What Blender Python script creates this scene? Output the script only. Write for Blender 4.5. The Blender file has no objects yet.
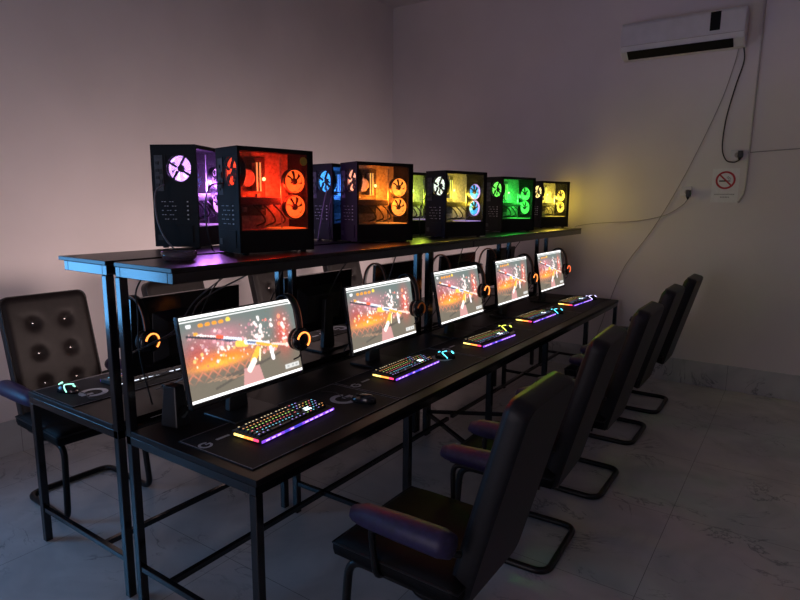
import bpy, bmesh, math, random
import numpy as np
from mathutils import Vector, Matrix
random.seed(7)
C = bpy.context.scene.collection
SC = bpy.context.scene
PI = math.pi
HS = 1.402          # shelf top height
DT = 0.75           # desk top height

# ------------------------------------------------------------------ materials
def new_mat(name):
    m = bpy.data.materials.new(name); m.use_nodes = True
    nt = m.node_tree
    b = nt.nodes['Principled BSDF']
    return m, nt, b
def mat(name, col, rough=0.5, metal=0.0, noise=0.0, scale=20, bump=0.0, spec=0.5):
    m, nt, b = new_mat(name)
    b.inputs['Roughness'].default_value = rough
    b.inputs['Metallic'].default_value = metal
    b.inputs['Specular IOR Level'].default_value = spec
    tc = nt.nodes.new('ShaderNodeTexCoord')
    n = nt.nodes.new('ShaderNodeTexNoise'); n.inputs['Scale'].default_value = scale; n.inputs['Detail'].default_value = 6
    nt.links.new(tc.outputs['Object'], n.inputs['Vector'])
    r = nt.nodes.new('ShaderNodeValToRGB')
    k = noise
    r.color_ramp.elements[0].position = 0.3; r.color_ramp.elements[1].position = 0.7
    r.color_ramp.elements[0].color = tuple(c*(1-k) for c in col) + (1,)
    r.color_ramp.elements[1].color = tuple(min(1, c*(1+k)) for c in col) + (1,)
    nt.links.new(n.outputs['Fac'], r.inputs['Fac'])
    nt.links.new(r.outputs['Color'], b.inputs['Base Color'])
    if bump:
        bp = nt.nodes.new('ShaderNodeBump'); bp.inputs['Strength'].default_value = bump; bp.inputs['Distance'].default_value = 0.004
        nt.links.new(n.outputs['Fac'], bp.inputs['Height']); nt.links.new(bp.outputs['Normal'], b.inputs['Normal'])
    return m
def emit(name, col, s):
    m, nt, b = new_mat(name)
    b.inputs['Base Color'].default_value = tuple(min(1, c)*0.5 for c in col) + (1,)
    b.inputs['Emission Color'].default_value = tuple(col) + (1,)
    b.inputs['Emission Strength'].default_value = s
    return m
def thin_glass(name, tint, gloss=0.12, rough=0.03):
    m = bpy.data.materials.new(name); m.use_nodes = True; nt = m.node_tree; nt.nodes.clear()
    o = nt.nodes.new('ShaderNodeOutputMaterial'); t = nt.nodes.new('ShaderNodeBsdfTransparent'); g = nt.nodes.new('ShaderNodeBsdfGlossy')
    lw = nt.nodes.new('ShaderNodeLayerWeight'); lw.inputs['Blend'].default_value = 0.5
    pw = nt.nodes.new('ShaderNodeMath'); pw.operation = 'POWER'; pw.inputs[1].default_value = 4.0
    f = nt.nodes.new('ShaderNodeMath'); f.operation = 'MULTIPLY_ADD'; f.inputs[1].default_value = 0.7; f.inputs[2].default_value = 0.03
    nt.links.new(lw.outputs['Facing'], pw.inputs[0]); nt.links.new(pw.outputs[0], f.inputs[0])
    mx = nt.nodes.new('ShaderNodeMixShader')
    t.inputs['Color'].default_value = tuple(tint) + (1,); g.inputs['Roughness'].default_value = rough
    g.inputs['Color'].default_value = (gloss*6, gloss*6, gloss*6, 1) if gloss*6 < 1 else (1, 1, 1, 1)
    nt.links.new(f.outputs[0], mx.inputs[0]); nt.links.new(t.outputs[0], mx.inputs[1]); nt.links.new(g.outputs[0], mx.inputs[2])
    nt.links.new(mx.outputs[0], o.inputs[0])
    return m

M = {}
M['steel'] = mat('black_steel', (0.008, 0.008, 0.010), 0.15, 0.0, 0.25, 30, 0.03)
M['board'] = mat('dark_laminate', (0.010, 0.0075, 0.008), 0.33, 0.0, 0.35, 14, 0.02, 0.35)
M['desk_board'] = mat('dark_desk_laminate', (0.009, 0.007, 0.0075), 0.42, 0.0, 0.35, 14, 0.02, 0.2)
M['edge'] = mat('board_edge', (0.06, 0.055, 0.06), 0.4, 0.0, 0.2, 20)
M['plastic'] = mat('black_plastic', (0.012, 0.012, 0.014), 0.42, 0.0, 0.2, 60, 0.05)
M['gloss'] = mat('gloss_black_plastic', (0.010, 0.010, 0.012), 0.18, 0.0, 0.2, 10)
M['case'] = mat('black_case_paint', (0.004, 0.004, 0.0045), 0.55, 0.0, 0.2, 80, 0.03, 0.2)
M['inner'] = mat('case_interior', (0.26, 0.26, 0.27), 0.5, 0.0, 0.4, 60, 0.1)
M['pcb'] = mat('circuit_board', (0.05, 0.055, 0.06), 0.5, 0.0, 0.7, 120, 0.2)
M['port'] = mat('port_shield', (0.05, 0.05, 0.055), 0.5, 0.0, 0.3, 60, 0.05)
M['metal'] = mat('bare_metal', (0.45, 0.45, 0.47), 0.35, 1.0, 0.2, 40)
M['leather'] = mat('black_leatherette', (0.007, 0.0066, 0.008), 0.46, 0.0, 0.3, 60, 0.10, 0.3)
M['leather_seat'] = mat('seat_leatherette', (0.0035, 0.0033, 0.004), 0.6, 0.0, 0.3, 60, 0.10, 0.12)
M['leather_front'] = mat('tufted_leatherette', (0.0075, 0.0056, 0.0056), 0.5, 0.0, 0.3, 40, 0.10, 0.18)
M['arm'] = mat('arm_leatherette_purple_lit', (0.018, 0.011, 0.055), 0.5, 0.0, 0.3, 60, 0.1)  # purple light falling on the pads is put into the base colour
M['tube'] = mat('black_tube', (0.006, 0.006, 0.007), 0.35, 0.0, 0.2, 30, 0, 0.3)
M['button'] = mat('button_metal', (0.5, 0.48, 0.46), 0.25, 1.0, 0.1, 30)
M['cable'] = mat('black_cable', (0.015, 0.015, 0.016), 0.45, 0.0, 0.2, 60)
M['grey_cable'] = mat('grey_cable', (0.16, 0.16, 0.17), 0.45, 0.0, 0.2, 60)
M['pad'] = mat('mousepad_cloth', (0.010, 0.010, 0.012), 0.75, 0.0, 0.4, 200, 0.1, 0.3)
M['stitch'] = mat('mousepad_stitch', (0.18, 0.17, 0.19), 0.8, 0.0, 0.5, 90)
M['print'] = mat('mousepad_print', (0.34, 0.36, 0.42), 0.7, 0.0, 0.15, 60)
M['ac_white'] = mat('white_plastic', (0.60, 0.585, 0.61), 0.4, 0.0, 0.05, 10)
M['ac_dark'] = mat('dark_slot', (0.006, 0.006, 0.007), 0.5, 0.0, 0.1, 10, 0, 0.15)
M['hose'] = mat('drain_hose_plastic', (0.42, 0.39, 0.39), 0.6, 0.0, 0.1, 20)
M['paper'] = mat('sign_paper', (0.74, 0.72, 0.72), 0.7, 0.0, 0.04, 30)
M['sign_red'] = mat('sign_red', (0.42, 0.02, 0.03), 0.6, 0.0, 0.1, 30)
M['sign_black'] = mat('sign_black', (0.02, 0.02, 0.02), 0.6, 0.0, 0.1, 30)
M['sign_text'] = mat('sign_text', (0.30, 0.29, 0.29), 0.6, 0.0, 0.1, 30)
M['conduit'] = mat('wall_conduit', (0.30, 0.27, 0.27), 0.6, 0.0, 0.1, 20)
M['sticker'] = mat('round_sticker', (0.30, 0.22, 0.02), 0.6, 0.0, 0.15, 60)
M['glass_ash'] = mat('ashtray_glass', (0.42, 0.38, 0.42), 0.12, 0.0, 0.1, 30)
M['glass_ash'].node_tree.nodes['Principled BSDF'].inputs['Transmission Weight'].default_value = 0.85
M['case_glass'] = thin_glass('tinted_glass', (0.80, 0.80, 0.80), 0.06, 0.02)
M['window_glass'] = thin_glass('window_glass', (0.93, 0.95, 0.97), 0.1, 0.01)

def wall_mat(name, col):
    m, nt, b = new_mat(name)
    b.inputs['Roughness'].default_value = 0.75; b.inputs['Specular IOR Level'].default_value = 0.25
    g = nt.nodes.new('ShaderNodeNewGeometry')
    n = nt.nodes.new('ShaderNodeTexNoise'); n.inputs['Scale'].default_value = 1.6; n.inputs['Detail'].default_value = 8
    nt.links.new(g.outputs['Position'], n.inputs['Vector'])
    r = nt.nodes.new('ShaderNodeValToRGB')
    r.color_ramp.elements[0].position = 0.3; r.color_ramp.elements[1].position = 0.7
    r.color_ramp.elements[0].color = tuple(c*0.94 for c in col) + (1,)
    r.color_ramp.elements[1].color = tuple(c*1.04 for c in col) + (1,)
    nt.links.new(n.outputs['Fac'], r.inputs['Fac']); nt.links.new(r.outputs['Color'], b.inputs['Base Color'])
    n2 = nt.nodes.new('ShaderNodeTexNoise'); n2.inputs['Scale'].default_value = 45; n2.inputs['Detail'].default_value = 4
    nt.links.new(g.outputs['Position'], n2.inputs['Vector'])
    bp = nt.nodes.new('ShaderNodeBump'); bp.inputs['Strength'].default_value = 0.08; bp.inputs['Distance'].default_value = 0.004
    nt.links.new(n2.outputs['Fac'], bp.inputs['Height']); nt.links.new(bp.outputs['Normal'], b.inputs['Normal'])
    return m
M['wall'] = wall_mat('wall_paint', (0.70, 0.645, 0.645))
M['ceil'] = wall_mat('ceiling_paint', (0.66, 0.62, 0.62))
def tile_mat(name, wall=False):
    m, nt, b = new_mat(name)
    g = nt.nodes.new('ShaderNodeNewGeometry'); sep = nt.nodes.new('ShaderNodeSeparateXYZ')
    nt.links.new(g.outputs['Position'], sep.inputs[0])
    def line(out, off, period, w=0.003):
        a = nt.nodes.new('ShaderNodeMath'); a.operation = 'ADD'; a.inputs[1].default_value = off
        nt.links.new(out, a.inputs[0])
        pp = nt.nodes.new('ShaderNodeMath'); pp.operation = 'PINGPONG'; pp.inputs[1].default_value = period/2
        nt.links.new(a.outputs[0], pp.inputs[0])
        c = nt.nodes.new('ShaderNodeMath'); c.operation = 'LESS_THAN'; c.inputs[1].default_value = w/2
        nt.links.new(pp.outputs[0], c.inputs[0]); return c.outputs[0]
    lx = line(sep.outputs[0], -1.655, 0.80)
    ly = line(sep.outputs[1], -0.42, 0.80)
    mx = nt.nodes.new('ShaderNodeMath'); mx.operation = 'MAXIMUM'
    nt.links.new(lx, mx.inputs[0]); nt.links.new(ly, mx.inputs[1])
    n1 = nt.nodes.new('ShaderNodeTexNoise'); n1.inputs['Scale'].default_value = 2.2; n1.inputs['Detail'].default_value = 9; n1.inputs['Distortion'].default_value = 1.4
    nt.links.new(g.outputs['Position'], n1.inputs['Vector'])
    r1 = nt.nodes.new('ShaderNodeValToRGB')
    r1.color_ramp.elements[0].position = 0.30; r1.color_ramp.elements[0].color = (0.36, 0.37, 0.38, 1)
    r1.color_ramp.elements[1].position = 0.62; r1.color_ramp.elements[1].color = (0.50, 0.50, 0.50, 1)
    nt.links.new(n1.outputs['Fac'], r1.inputs['Fac'])
    n2 = nt.nodes.new('ShaderNodeTexNoise'); n2.inputs['Scale'].default_value = 1.5; n2.inputs['Detail'].default_value = 7; n2.inputs['Distortion'].default_value = 2.2; n2.inputs['Roughness'].default_value = 0.62
    nt.links.new(g.outputs['Position'], n2.inputs['Vector'])
    r2 = nt.nodes.new('ShaderNodeValToRGB')
    e = r2.color_ramp.elements
    e[0].position = 0.485; e[0].color = (1, 1, 1, 1); e[1].position = 0.515; e[1].color = (1, 1, 1, 1)
    k = e.new(0.5); k.color = (0.35, 0.36, 0.38, 1)
    nt.links.new(n2.outputs['Fac'], r2.inputs['Fac'])
    n3 = nt.nodes.new('ShaderNodeTexNoise'); n3.inputs['Scale'].default_value = 2.7
    nt.links.new(g.outputs['Position'], n3.inputs['Vector'])
    r3 = nt.nodes.new('ShaderNodeValToRGB'); r3.color_ramp.elements[0].position = 0.48; r3.color_ramp.elements[1].position = 0.62
    nt.links.new(n3.outputs['Fac'], r3.inputs['Fac'])
    mm = nt.nodes.new('ShaderNodeMix'); mm.data_type = 'RGBA'; mm.blend_type = 'MULTIPLY'
    nt.links.new(r3.outputs['Color'], mm.inputs[0]); nt.links.new(r1.outputs['Color'], mm.inputs[6]); nt.links.new(r2.outputs['Color'], mm.inputs[7])
    gm = nt.nodes.new('ShaderNodeMix'); gm.data_type = 'RGBA'
    nt.links.new(mx.outputs[0], gm.inputs[0]); nt.links.new(mm.outputs[2], gm.inputs[6]); gm.inputs[7].default_value = (0.14, 0.14, 0.14, 1)
    nt.links.new(gm.outputs[2], b.inputs['Base Color'])
    b.inputs['Roughness'].default_value = 0.30
    return m
M['tile'] = tile_mat('marble_tile')

def grille_mat():
    m = bpy.data.materials.new('perforated_steel'); m.use_nodes = True; nt = m.node_tree
    b = nt.nodes['Principled BSDF']; b.inputs['Base Color'].default_value = (0.014, 0.014, 0.016, 1); b.inputs['Roughness'].default_value = 0.5
    tc = nt.nodes.new('ShaderNodeTexCoord'); sep = nt.nodes.new('ShaderNodeSeparateXYZ'); nt.links.new(tc.outputs['Object'], sep.inputs[0])
    def sn(expr_a, expr_b):
        a = nt.nodes.new('ShaderNodeMath'); a.operation = expr_a
        nt.links.new(sep.outputs[0], a.inputs[0]); nt.links.new(sep.outputs[2], a.inputs[1])
        s = nt.nodes.new('ShaderNodeMath'); s.operation = 'MULTIPLY'; s.inputs[1].default_value = PI/0.0095
        nt.links.new(a.outputs[0], s.inputs[0])
        q = nt.nodes.new('ShaderNodeMath'); q.operation = 'SINE'; nt.links.new(s.outputs[0], q.inputs[0])
        ab = nt.nodes.new('ShaderNodeMath'); ab.operation = 'ABSOLUTE'; nt.links.new(q.outputs[0], ab.inputs[0]); return ab.outputs[0]
    p = nt.nodes.new('ShaderNodeMath'); p.operation = 'MULTIPLY'
    nt.links.new(sn('ADD', 0), p.inputs[0]); nt.links.new(sn('SUBTRACT', 0), p.inputs[1])
    c = nt.nodes.new('ShaderNodeMath'); c.operation = 'LESS_THAN'; c.inputs[1].default_value = 0.24
    nt.links.new(p.outputs[0], c.inputs[0])
    nt.links.new(c.outputs[0], b.inputs['Alpha'])
    return m
M['grille'] = grille_mat()
def key_mat():
    m, nt, b = new_mat('key_legend_light')
    oi = nt.nodes.new('ShaderNodeObjectInfo')
    b.inputs['Base Color'].default_value = (0.02, 0.02, 0.02, 1)
    nt.links.new(oi.outputs['Color'], b.inputs['Emission Color']); b.inputs['Emission Strength'].default_value = 1.3
    return m
M['legend'] = key_mat()

# ------------------------------------------------------------------ mesh builder
class MB:
    def __init__(s): s.v = []; s.f = []; s.m = []
    def add(s, vs, fs, mi=0, X=None):
        o = len(s.v)
        s.v += [tuple(X @ Vector(p)) if X is not None else tuple(p) for p in vs]
        s.f += [tuple(i+o for i in f) for f in fs]; s.m += [mi]*len(fs); return s
    def box(s, x0, x1, y0, y1, z0, z1, mi=0, X=None):
        vs = [(x0,y0,z0),(x1,y0,z0),(x1,y1,z0),(x0,y1,z0),(x0,y0,z1),(x1,y0,z1),(x1,y1,z1),(x0,y1,z1)]
        fs = [(0,3,2,1),(4,5,6,7),(0,1,5,4),(1,2,6,5),(2,3,7,6),(3,0,4,7)]
        return s.add(vs, fs, mi, X)
    def frustum(s, cx, cy, z0, z1, bx, by, tx, ty, mi=0, X=None):
        vs = [(cx+a*bx/2, cy+b*by/2, z0) for a, b in ((-1,-1),(1,-1),(1,1),(-1,1))] + [(cx+a*tx/2, cy+b*ty/2, z1) for a, b in ((-1,-1),(1,-1),(1,1),(-1,1))]
        return s.add(vs, [(0,3,2,1),(4,5,6,7),(0,1,5,4),(1,2,6,5),(2,3,7,6),(3,0,4,7)], mi, X)
    def bar(s, p0, p1, w, h, mi=0):
        p0 = Vector(p0); p1 = Vector(p1); d = p1-p0; L = d.length; d.normalize()
        up = Vector((0,0,1)) if abs(d.z) < 0.95 else Vector((0,1,0))
        sx = d.cross(up).normalized(); u = sx.cross(d)
        X = Matrix((( d.x, sx.x, u.x, p0.x),(d.y, sx.y, u.y, p0.y),(d.z, sx.z, u.z, p0.z),(0,0,0,1)))
        return s.box(0, L, -w/2, w/2, -h/2, h/2, mi, X)
    def tube(s, pts, r, n=8, mi=0, closed=False):
        pts = [Vector(p) for p in pts]; N = len(pts)
        T = []
        for i in range(N):
            a = pts[(i-1) % N] if (closed or i > 0) else pts[i]; b = pts[(i+1) % N] if (closed or i < N-1) else pts[i]
            T.append((b-a).normalized())
        ref = Vector((0,0,1)) if abs(T[0].z) < 0.9 else Vector((1,0,0))
        u = T[0].cross(ref).normalized(); rings = []
        for i in range(N):
            u = (u - T[i]*u.dot(T[i])).normalized(); w = T[i].cross(u)
            rr = r[i] if isinstance(r, (list, tuple)) else r
            rings.append([pts[i] + (u*math.cos(2*PI*k/n) + w*math.sin(2*PI*k/n))*rr for k in range(n)])
        vs = [tuple(p) for R in rings for p in R]; fs = []
        for i in range(N if closed else N-1):
            j = (i+1) % N
            for k in range(n):
                fs.append((i*n+k, i*n+(k+1) % n, j*n+(k+1) % n, j*n+k))
        if not closed:
            fs.append(tuple(range(n))[::-1]); fs.append(tuple((N-1)*n+k for k in range(n)))
        return s.add(vs, fs, mi)
    def lathe(s, prof, n=24, mi=0, X=None, cap=True):
        vs = []; fs = []
        for r, z in prof:
            for k in range(n):
                a = 2*PI*k/n; vs.append((r*math.cos(a), r*math.sin(a), z))
        for i in range(len(prof)-1):
            for k in range(n):
                fs.append((i*n+k, i*n+(k+1) % n, (i+1)*n+(k+1) % n, (i+1)*n+k))
        if cap:
            fs.append(tuple(range(n))[::-1]); fs.append(tuple((len(prof)-1)*n+k for k in range(n)))
        return s.add(vs, fs, mi, X)
    def prism(s, poly, z0, z1, mi=0, X=None):
        n = len(poly); vs = [(x,y,z0) for x,y in poly] + [(x,y,z1) for x,y in poly]
        fs = [tuple(range(n))[::-1], tuple(range(n, 2*n))] + [(i,(i+1) % n, n+(i+1) % n, n+i) for i in range(n)]
        return s.add(vs, fs, mi, X)
    def arc_band(s, r0, r1, a0, a1, z0, z1, n=24, mi=0, X=None):
        full = abs(a1-a0) > 2*PI-1e-4
        P = n if full else n+1
        vs = []
        for k in range(P):
            a = a0+(a1-a0)*k/n
            for r, z in ((r0,z0),(r1,z0),(r1,z1),(r0,z1)): vs.append((r*math.cos(a), r*math.sin(a), z))
        fs = []
        for k in range(n):
            j = (k+1) % P
            for q in range(4): fs.append((k*4+q, k*4+(q+1) % 4, j*4+(q+1) % 4, j*4+q))
        if not full: fs += [(3,2,1,0), tuple((P-1)*4+q for q in range(4))]
        return s.add(vs, fs, mi, X)
    def mesh(s, name, mats, smooth=False):
        me = bpy.data.meshes.new(name); me.from_pydata(s.v, [], s.f)
        for m in (mats if isinstance(mats, (list, tuple)) else [mats]): me.materials.append(M[m] if isinstance(m, str) else m)
        for p, mi in zip(me.polygons, s.m): p.material_index = mi; p.use_smooth = smooth
        bm = bmesh.new(); bm.from_mesh(me); bmesh.ops.recalc_face_normals(bm, faces=bm.faces); bm.to_mesh(me); bm.free()
        me.update(); return me
    def build(s, name, mats, parent=None, smooth=False, bevel=0, sub=0, seg=2):
        o = bpy.data.objects.new(name, s.mesh(name, mats, smooth)); C.objects.link(o)
        if parent: o.parent = parent
        if bevel:
            b = o.modifiers.new('bevel', 'BEVEL'); b.width = bevel; b.segments = seg; b.limit_method = 'ANGLE'; b.angle_limit = 0.6
        if sub:
            b = o.modifiers.new('sub', 'SUBSURF'); b.levels = sub; b.render_levels = sub
        return o
def fillet(pts, r, n=5):
    pts = [Vector(p) for p in pts]; out = [pts[0]]
    for i in range(1, len(pts)-1):
        a, p, b = pts[i-1], pts[i], pts[i+1]
        d0 = (a-p); d1 = (b-p); rr = min(r, d0.length*0.49, d1.length*0.49)
        q0 = p+d0.normalized()*rr; q1 = p+d1.normalized()*rr
        for k in range(n+1):
            t = k/n; out.append(q0*(1-t)**2 + p*2*t*(1-t) + q1*t*t)
    out.append(pts[-1]); return out
def bez(pts, n=24):  # Catmull-Rom through points
    P = [Vector(p) for p in pts]; P = [P[0]*2-P[1]] + P + [P[-1]*2-P[-2]]; out = []
    S = len(P)-3
    for i in range(S):
        p0, p1, p2, p3 = P[i:i+4]; m = max(3, n//S)
        for k in range(m):
            t = k/m
            out.append(0.5*((2*p1)+(p2-p0)*t+(2*p0-5*p1+4*p2-p3)*t*t+(3*p1-p0-3*p2+p3)*t**3))
    out.append(P[-2]); return out
def thing(name, label, cat, loc=(0,0,0), rz=0, group=None):
    o = bpy.data.objects.new(name, None); C.objects.link(o); o.empty_display_size = 0.1
    o.location = loc; o.rotation_euler = (0,0,rz); o['label'] = label; o['category'] = cat
    if group: o['group'] = group
    return o
def tag(o, label, cat, group=None, loc=None):
    o['label'] = label; o['category'] = cat
    if group: o['group'] = group
    if loc: o.location = loc
    return o
def struct(mb, name, m, **k):
    o = mb.build(name, m, **k); o['kind'] = 'structure'; return o
def copy_tree(o, parent=None):
    c = o.copy(); C.objects.link(c)
    if parent is not None: c.parent = parent
    for ch in list(o.children): copy_tree(ch, c)
    return c

# ------------------------------------------------------------------ room
XL, XR, YN, YB, ZC = -2.0, 4.3, -3.3, 4.62, 3.80
T = 0.15
struct(MB().box(XL-T, XR+T, YN-T, YB+T, -0.1, 0), 'floor', 'tile')
struct(MB().box(XL-T, XR+T, YN-T, YB+T, ZC, ZC+0.1), 'ceiling', 'ceil')
struct(MB().box(XL-T, XR+T, YB, YB+T, 0, ZC), 'wall_back', 'wall')
struct(MB().box(XR, XR+T, YN, YB, 0, ZC), 'wall_right', 'wall')
DX0, DX1, DZ = 0.2, 1.3, 2.15                     # unseen opening behind the camera, added to let in fill light
struct(MB().box(XL-T, DX0, YN-T, YN, 0, ZC).box(DX1, XR+T, YN-T, YN, 0, ZC).box(DX0, DX1, YN-T, YN, DZ, ZC), 'wall_front', 'wall')
struct(MB().box(DX0, DX0+0.05, YN-T, YN+0.01, 0, DZ).box(DX1-0.05, DX1, YN-T, YN+0.01, 0, DZ).box(DX0, DX1, YN-T, YN+0.01, DZ-0.05, DZ), 'trim_1', 'ac_white')  # trim of the added opening
WY0, WY1, WZ0, WZ1 = -1.65, -0.68, 0.66, 1.65     # window in the left wall, behind the camera's view
struct(MB().box(XL-T, XL, WY1, YB, 0, ZC).box(XL-T, XL, YN, WY0, 0, ZC).box(XL-T, XL, WY0, WY1, 0, WZ0).box(XL-T, XL, WY0, WY1, WZ1, ZC), 'wall_left', 'wall')
w = struct(MB().box(XL-0.10, XL-0.05, WY0, WY0+0.05, WZ0, WZ1).box(XL-0.10, XL-0.05, WY1-0.05, WY1, WZ0, WZ1)
           .box(XL-0.10, XL-0.05, WY0, WY1, WZ0, WZ0+0.05).box(XL-0.10, XL-0.05, WY0, WY1, WZ1-0.05, WZ1)
           .box(XL-0.095, XL-0.055, (WY0+WY1)/2-0.02, (WY0+WY1)/2+0.02, WZ0, WZ1), 'window_1', 'ac_white')
MB().box(XL-0.08, XL-0.076, WY0+0.04, WY1-0.04, WZ0+0.04, WZ1-0.04).build('window_pane', 'window_glass', w)
BH = 0.225
struct(MB().box(XL, XR, YB-0.012, YB, 0, BH), 'baseboard_back', 'tile', bevel=0.003)
struct(MB().box(XL, XL+0.012, YN, YB-0.012, 0, BH), 'baseboard_left', 'tile', bevel=0.003)
struct(MB().box(XR-0.012, XR, YN, YB-0.012, 0, BH), 'baseboard_right', 'tile', bevel=0.003)

# ------------------------------------------------------------------ desks
PW = 0.032
def desk_unit(sx, y0, y1, posts, legs, diag, label, board_w, leg_x, shelf_over):
    """sx=+1 right row (user side +x), -1 left row. Local origin at the rear edge, y from the unit's near end."""
    t = thing('gaming_desk', label, 'desk', ((0 if sx > 0 else -0.06), y0, 0), 0, 'black steel desks with overhead shelves')
    L = y1-y0
    def bx(mb, xa, xb, *a, **k):
        xa, xb = sorted((sx*xa, sx*xb)); return mb.box(xa, xb, *a, **k)
    for y in posts:
        bx(MB(), 0.0, PW, y, y+PW, 0, HS-0.055).build('upright', 'steel', t, bevel=0.003)
    for y in legs:
        bx(MB(), leg_x-PW, leg_x, y, y+PW, 0, DT-0.055).build('leg', 'steel', t, bevel=0.003)
    o = MB(); bx(o, 0.034 if sx > 0 else 0.034, board_w, 0.0, L, DT-0.022, DT)
    o.build('desktop', 'desk_board', t, bevel=0.002)
    fr = MB()
    for x in (0.0, leg_x-PW): bx(fr, x, x+PW, 0, L, DT-0.055, DT-0.0225)
    for y in sorted(set(list(posts)+list(legs))):
        if y in posts: bx(fr, PW, leg_x-PW, y, y+PW, DT-0.055, DT-0.0225)
    fr.build('desk_frame', 'steel', t, bevel=0.001)
    s0 = MB(); bx(s0, 0.0, 0.35 if sx > 0 else 0.35, 0, L, HS-0.016, HS); s0.build('shelf_board', 'board', t, bevel=0.0015)
    sf = MB(); sw = 0.35-shelf_over
    for x in (0.0, sw-0.03): bx(sf, x, x+0.03, 0.004, L-0.004, HS-0.055, HS-0.0165)
    for y in (0.004, L-0.034): bx(sf, 0.03, sw-0.03, y, y+0.03, HS-0.055, HS-0.0165)
    for y in posts[1:-1]: bx(sf, 0.03, sw-0.03, y, y+PW, HS-0.055, HS-0.0165)
    sf.build('shelf_frame', 'steel', t, bevel=0.002)
    for y in posts:
        if abs(y-diag[0]) > 0.01:
            o = MB(); bx(o, PW, leg_x-PW, y+0.004, y+0.026, 0.155, 0.178); o.build('foot_rail', 'steel', t, bevel=0.002)
    o = MB(); bx(o, 0.19, 0.213, 0.026, L-0.026, 0.155, 0.178); o.build('long_rail', 'steel', t, bevel=0.002)
    MB().bar((sx*0.03, diag[0]+PW/2, 0.1665), (sx*(leg_x-PW+0.005), diag[1]+PW/2, 0.1665), 0.023, 0.023).build('diagonal_brace', 'steel', t, bevel=0.002)
    return t
LM = 2.20
desk_unit(1, 0.0, LM, (0.0, 0.885, LM-PW), (0.0, 0.885, 1.72), (LM-PW, 1.72), 'near desk of the right row, below the red and orange lit computers', 0.735, 0.73, 0.0)
desk_unit(1, LM, 4.4, (0.0, 1.285, 2.2-PW), (0.38, 1.285, 2.2-PW), (0.0, 0.38), 'far desk of the right row, below the green lit computer, ending at the back wall', 0.735, 0.73, 0.0)
desk_unit(-1, 0.0, LM, (0.0, 0.885, LM-PW), (0.0, 0.885, 1.72), (LM-PW, 1.72), 'near desk of the left row, by the tufted chair, blue lit shelf end', 0.745, 0.74, 0.035)
desk_unit(-1, LM, 4.4, (0.0, 1.285, 2.2-PW), (0.38, 1.285, 2.2-PW), (0.0, 0.38), 'far desk of the left row, hidden mostly behind the bright screens', 0.745, 0.74, 0.035)

# ------------------------------------------------------------------ computer towers
def led(name, col, energy, loc, parent, r=0.02):
    l = bpy.data.lights.new(name, 'POINT'); l.color = col; l.energy = energy; l.shadow_soft_size = r
    o = bpy.data.objects.new(name, l); C.objects.link(o); o.location = loc; o.parent = parent
    return o
def make_fan(t, name, X, r, col, strength, hub_col=(0.02,0.02,0.02), col2=None, rot=0.0):
    """X maps the local disc (axis +z towards the viewer) into the tower's space."""
    f = MB().arc_band(r, r*1.12, 0, 2*PI, -0.012, 0.012, 32, 0, X)
    f.arc_band(r*0.93, r*1.0, 0, 2*PI, -0.004, 0.010, 32, 1, X)
    em = emit('led_ring', col, strength*0.9); em2 = emit('led_blade', col2 or col, strength)
    fo = f.build(name, ['plastic', em], t)
    b = MB(); n = 7
    for k in range(n):
        a = 2*PI*k/n + rot; vs = []; m = 6
        for i in range(m+1):
            rr = r*(0.26+0.66*i/m); tw = 0.32*i/m
            for da, z in ((-0.36, -0.007), (0.40, 0.007)):
                da *= 1.14-0.20*i/m
                vs.append((rr*math.cos(a+da+tw), rr*math.sin(a+da+tw), z))
        b.add(vs, [(2*i, 2*i+1, 2*i+3, 2*i+2) for i in range(m)], 0, X)
    b.build('fan_blades', em2, fo)
    MB().lathe([(r*0.29, -0.011), (r*0.29, 0.008), (r*0.24, 0.012)], 20, 0, X).build('fan_hub', mat('fan_hub_plastic', hub_col, 0.5), fo)
    return fo
def axisX(c, toward):
    z = Vector(toward).normalized(); up = Vector((0,0,1)); x = up.cross(z).normalized(); y = z.cross(x)
    return Matrix(((x.x,y.x,z.x,c[0]),(x.y,y.y,z.y,c[1]),(x.z,y.z,z.z,c[2]),(0,0,0,1)))
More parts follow.
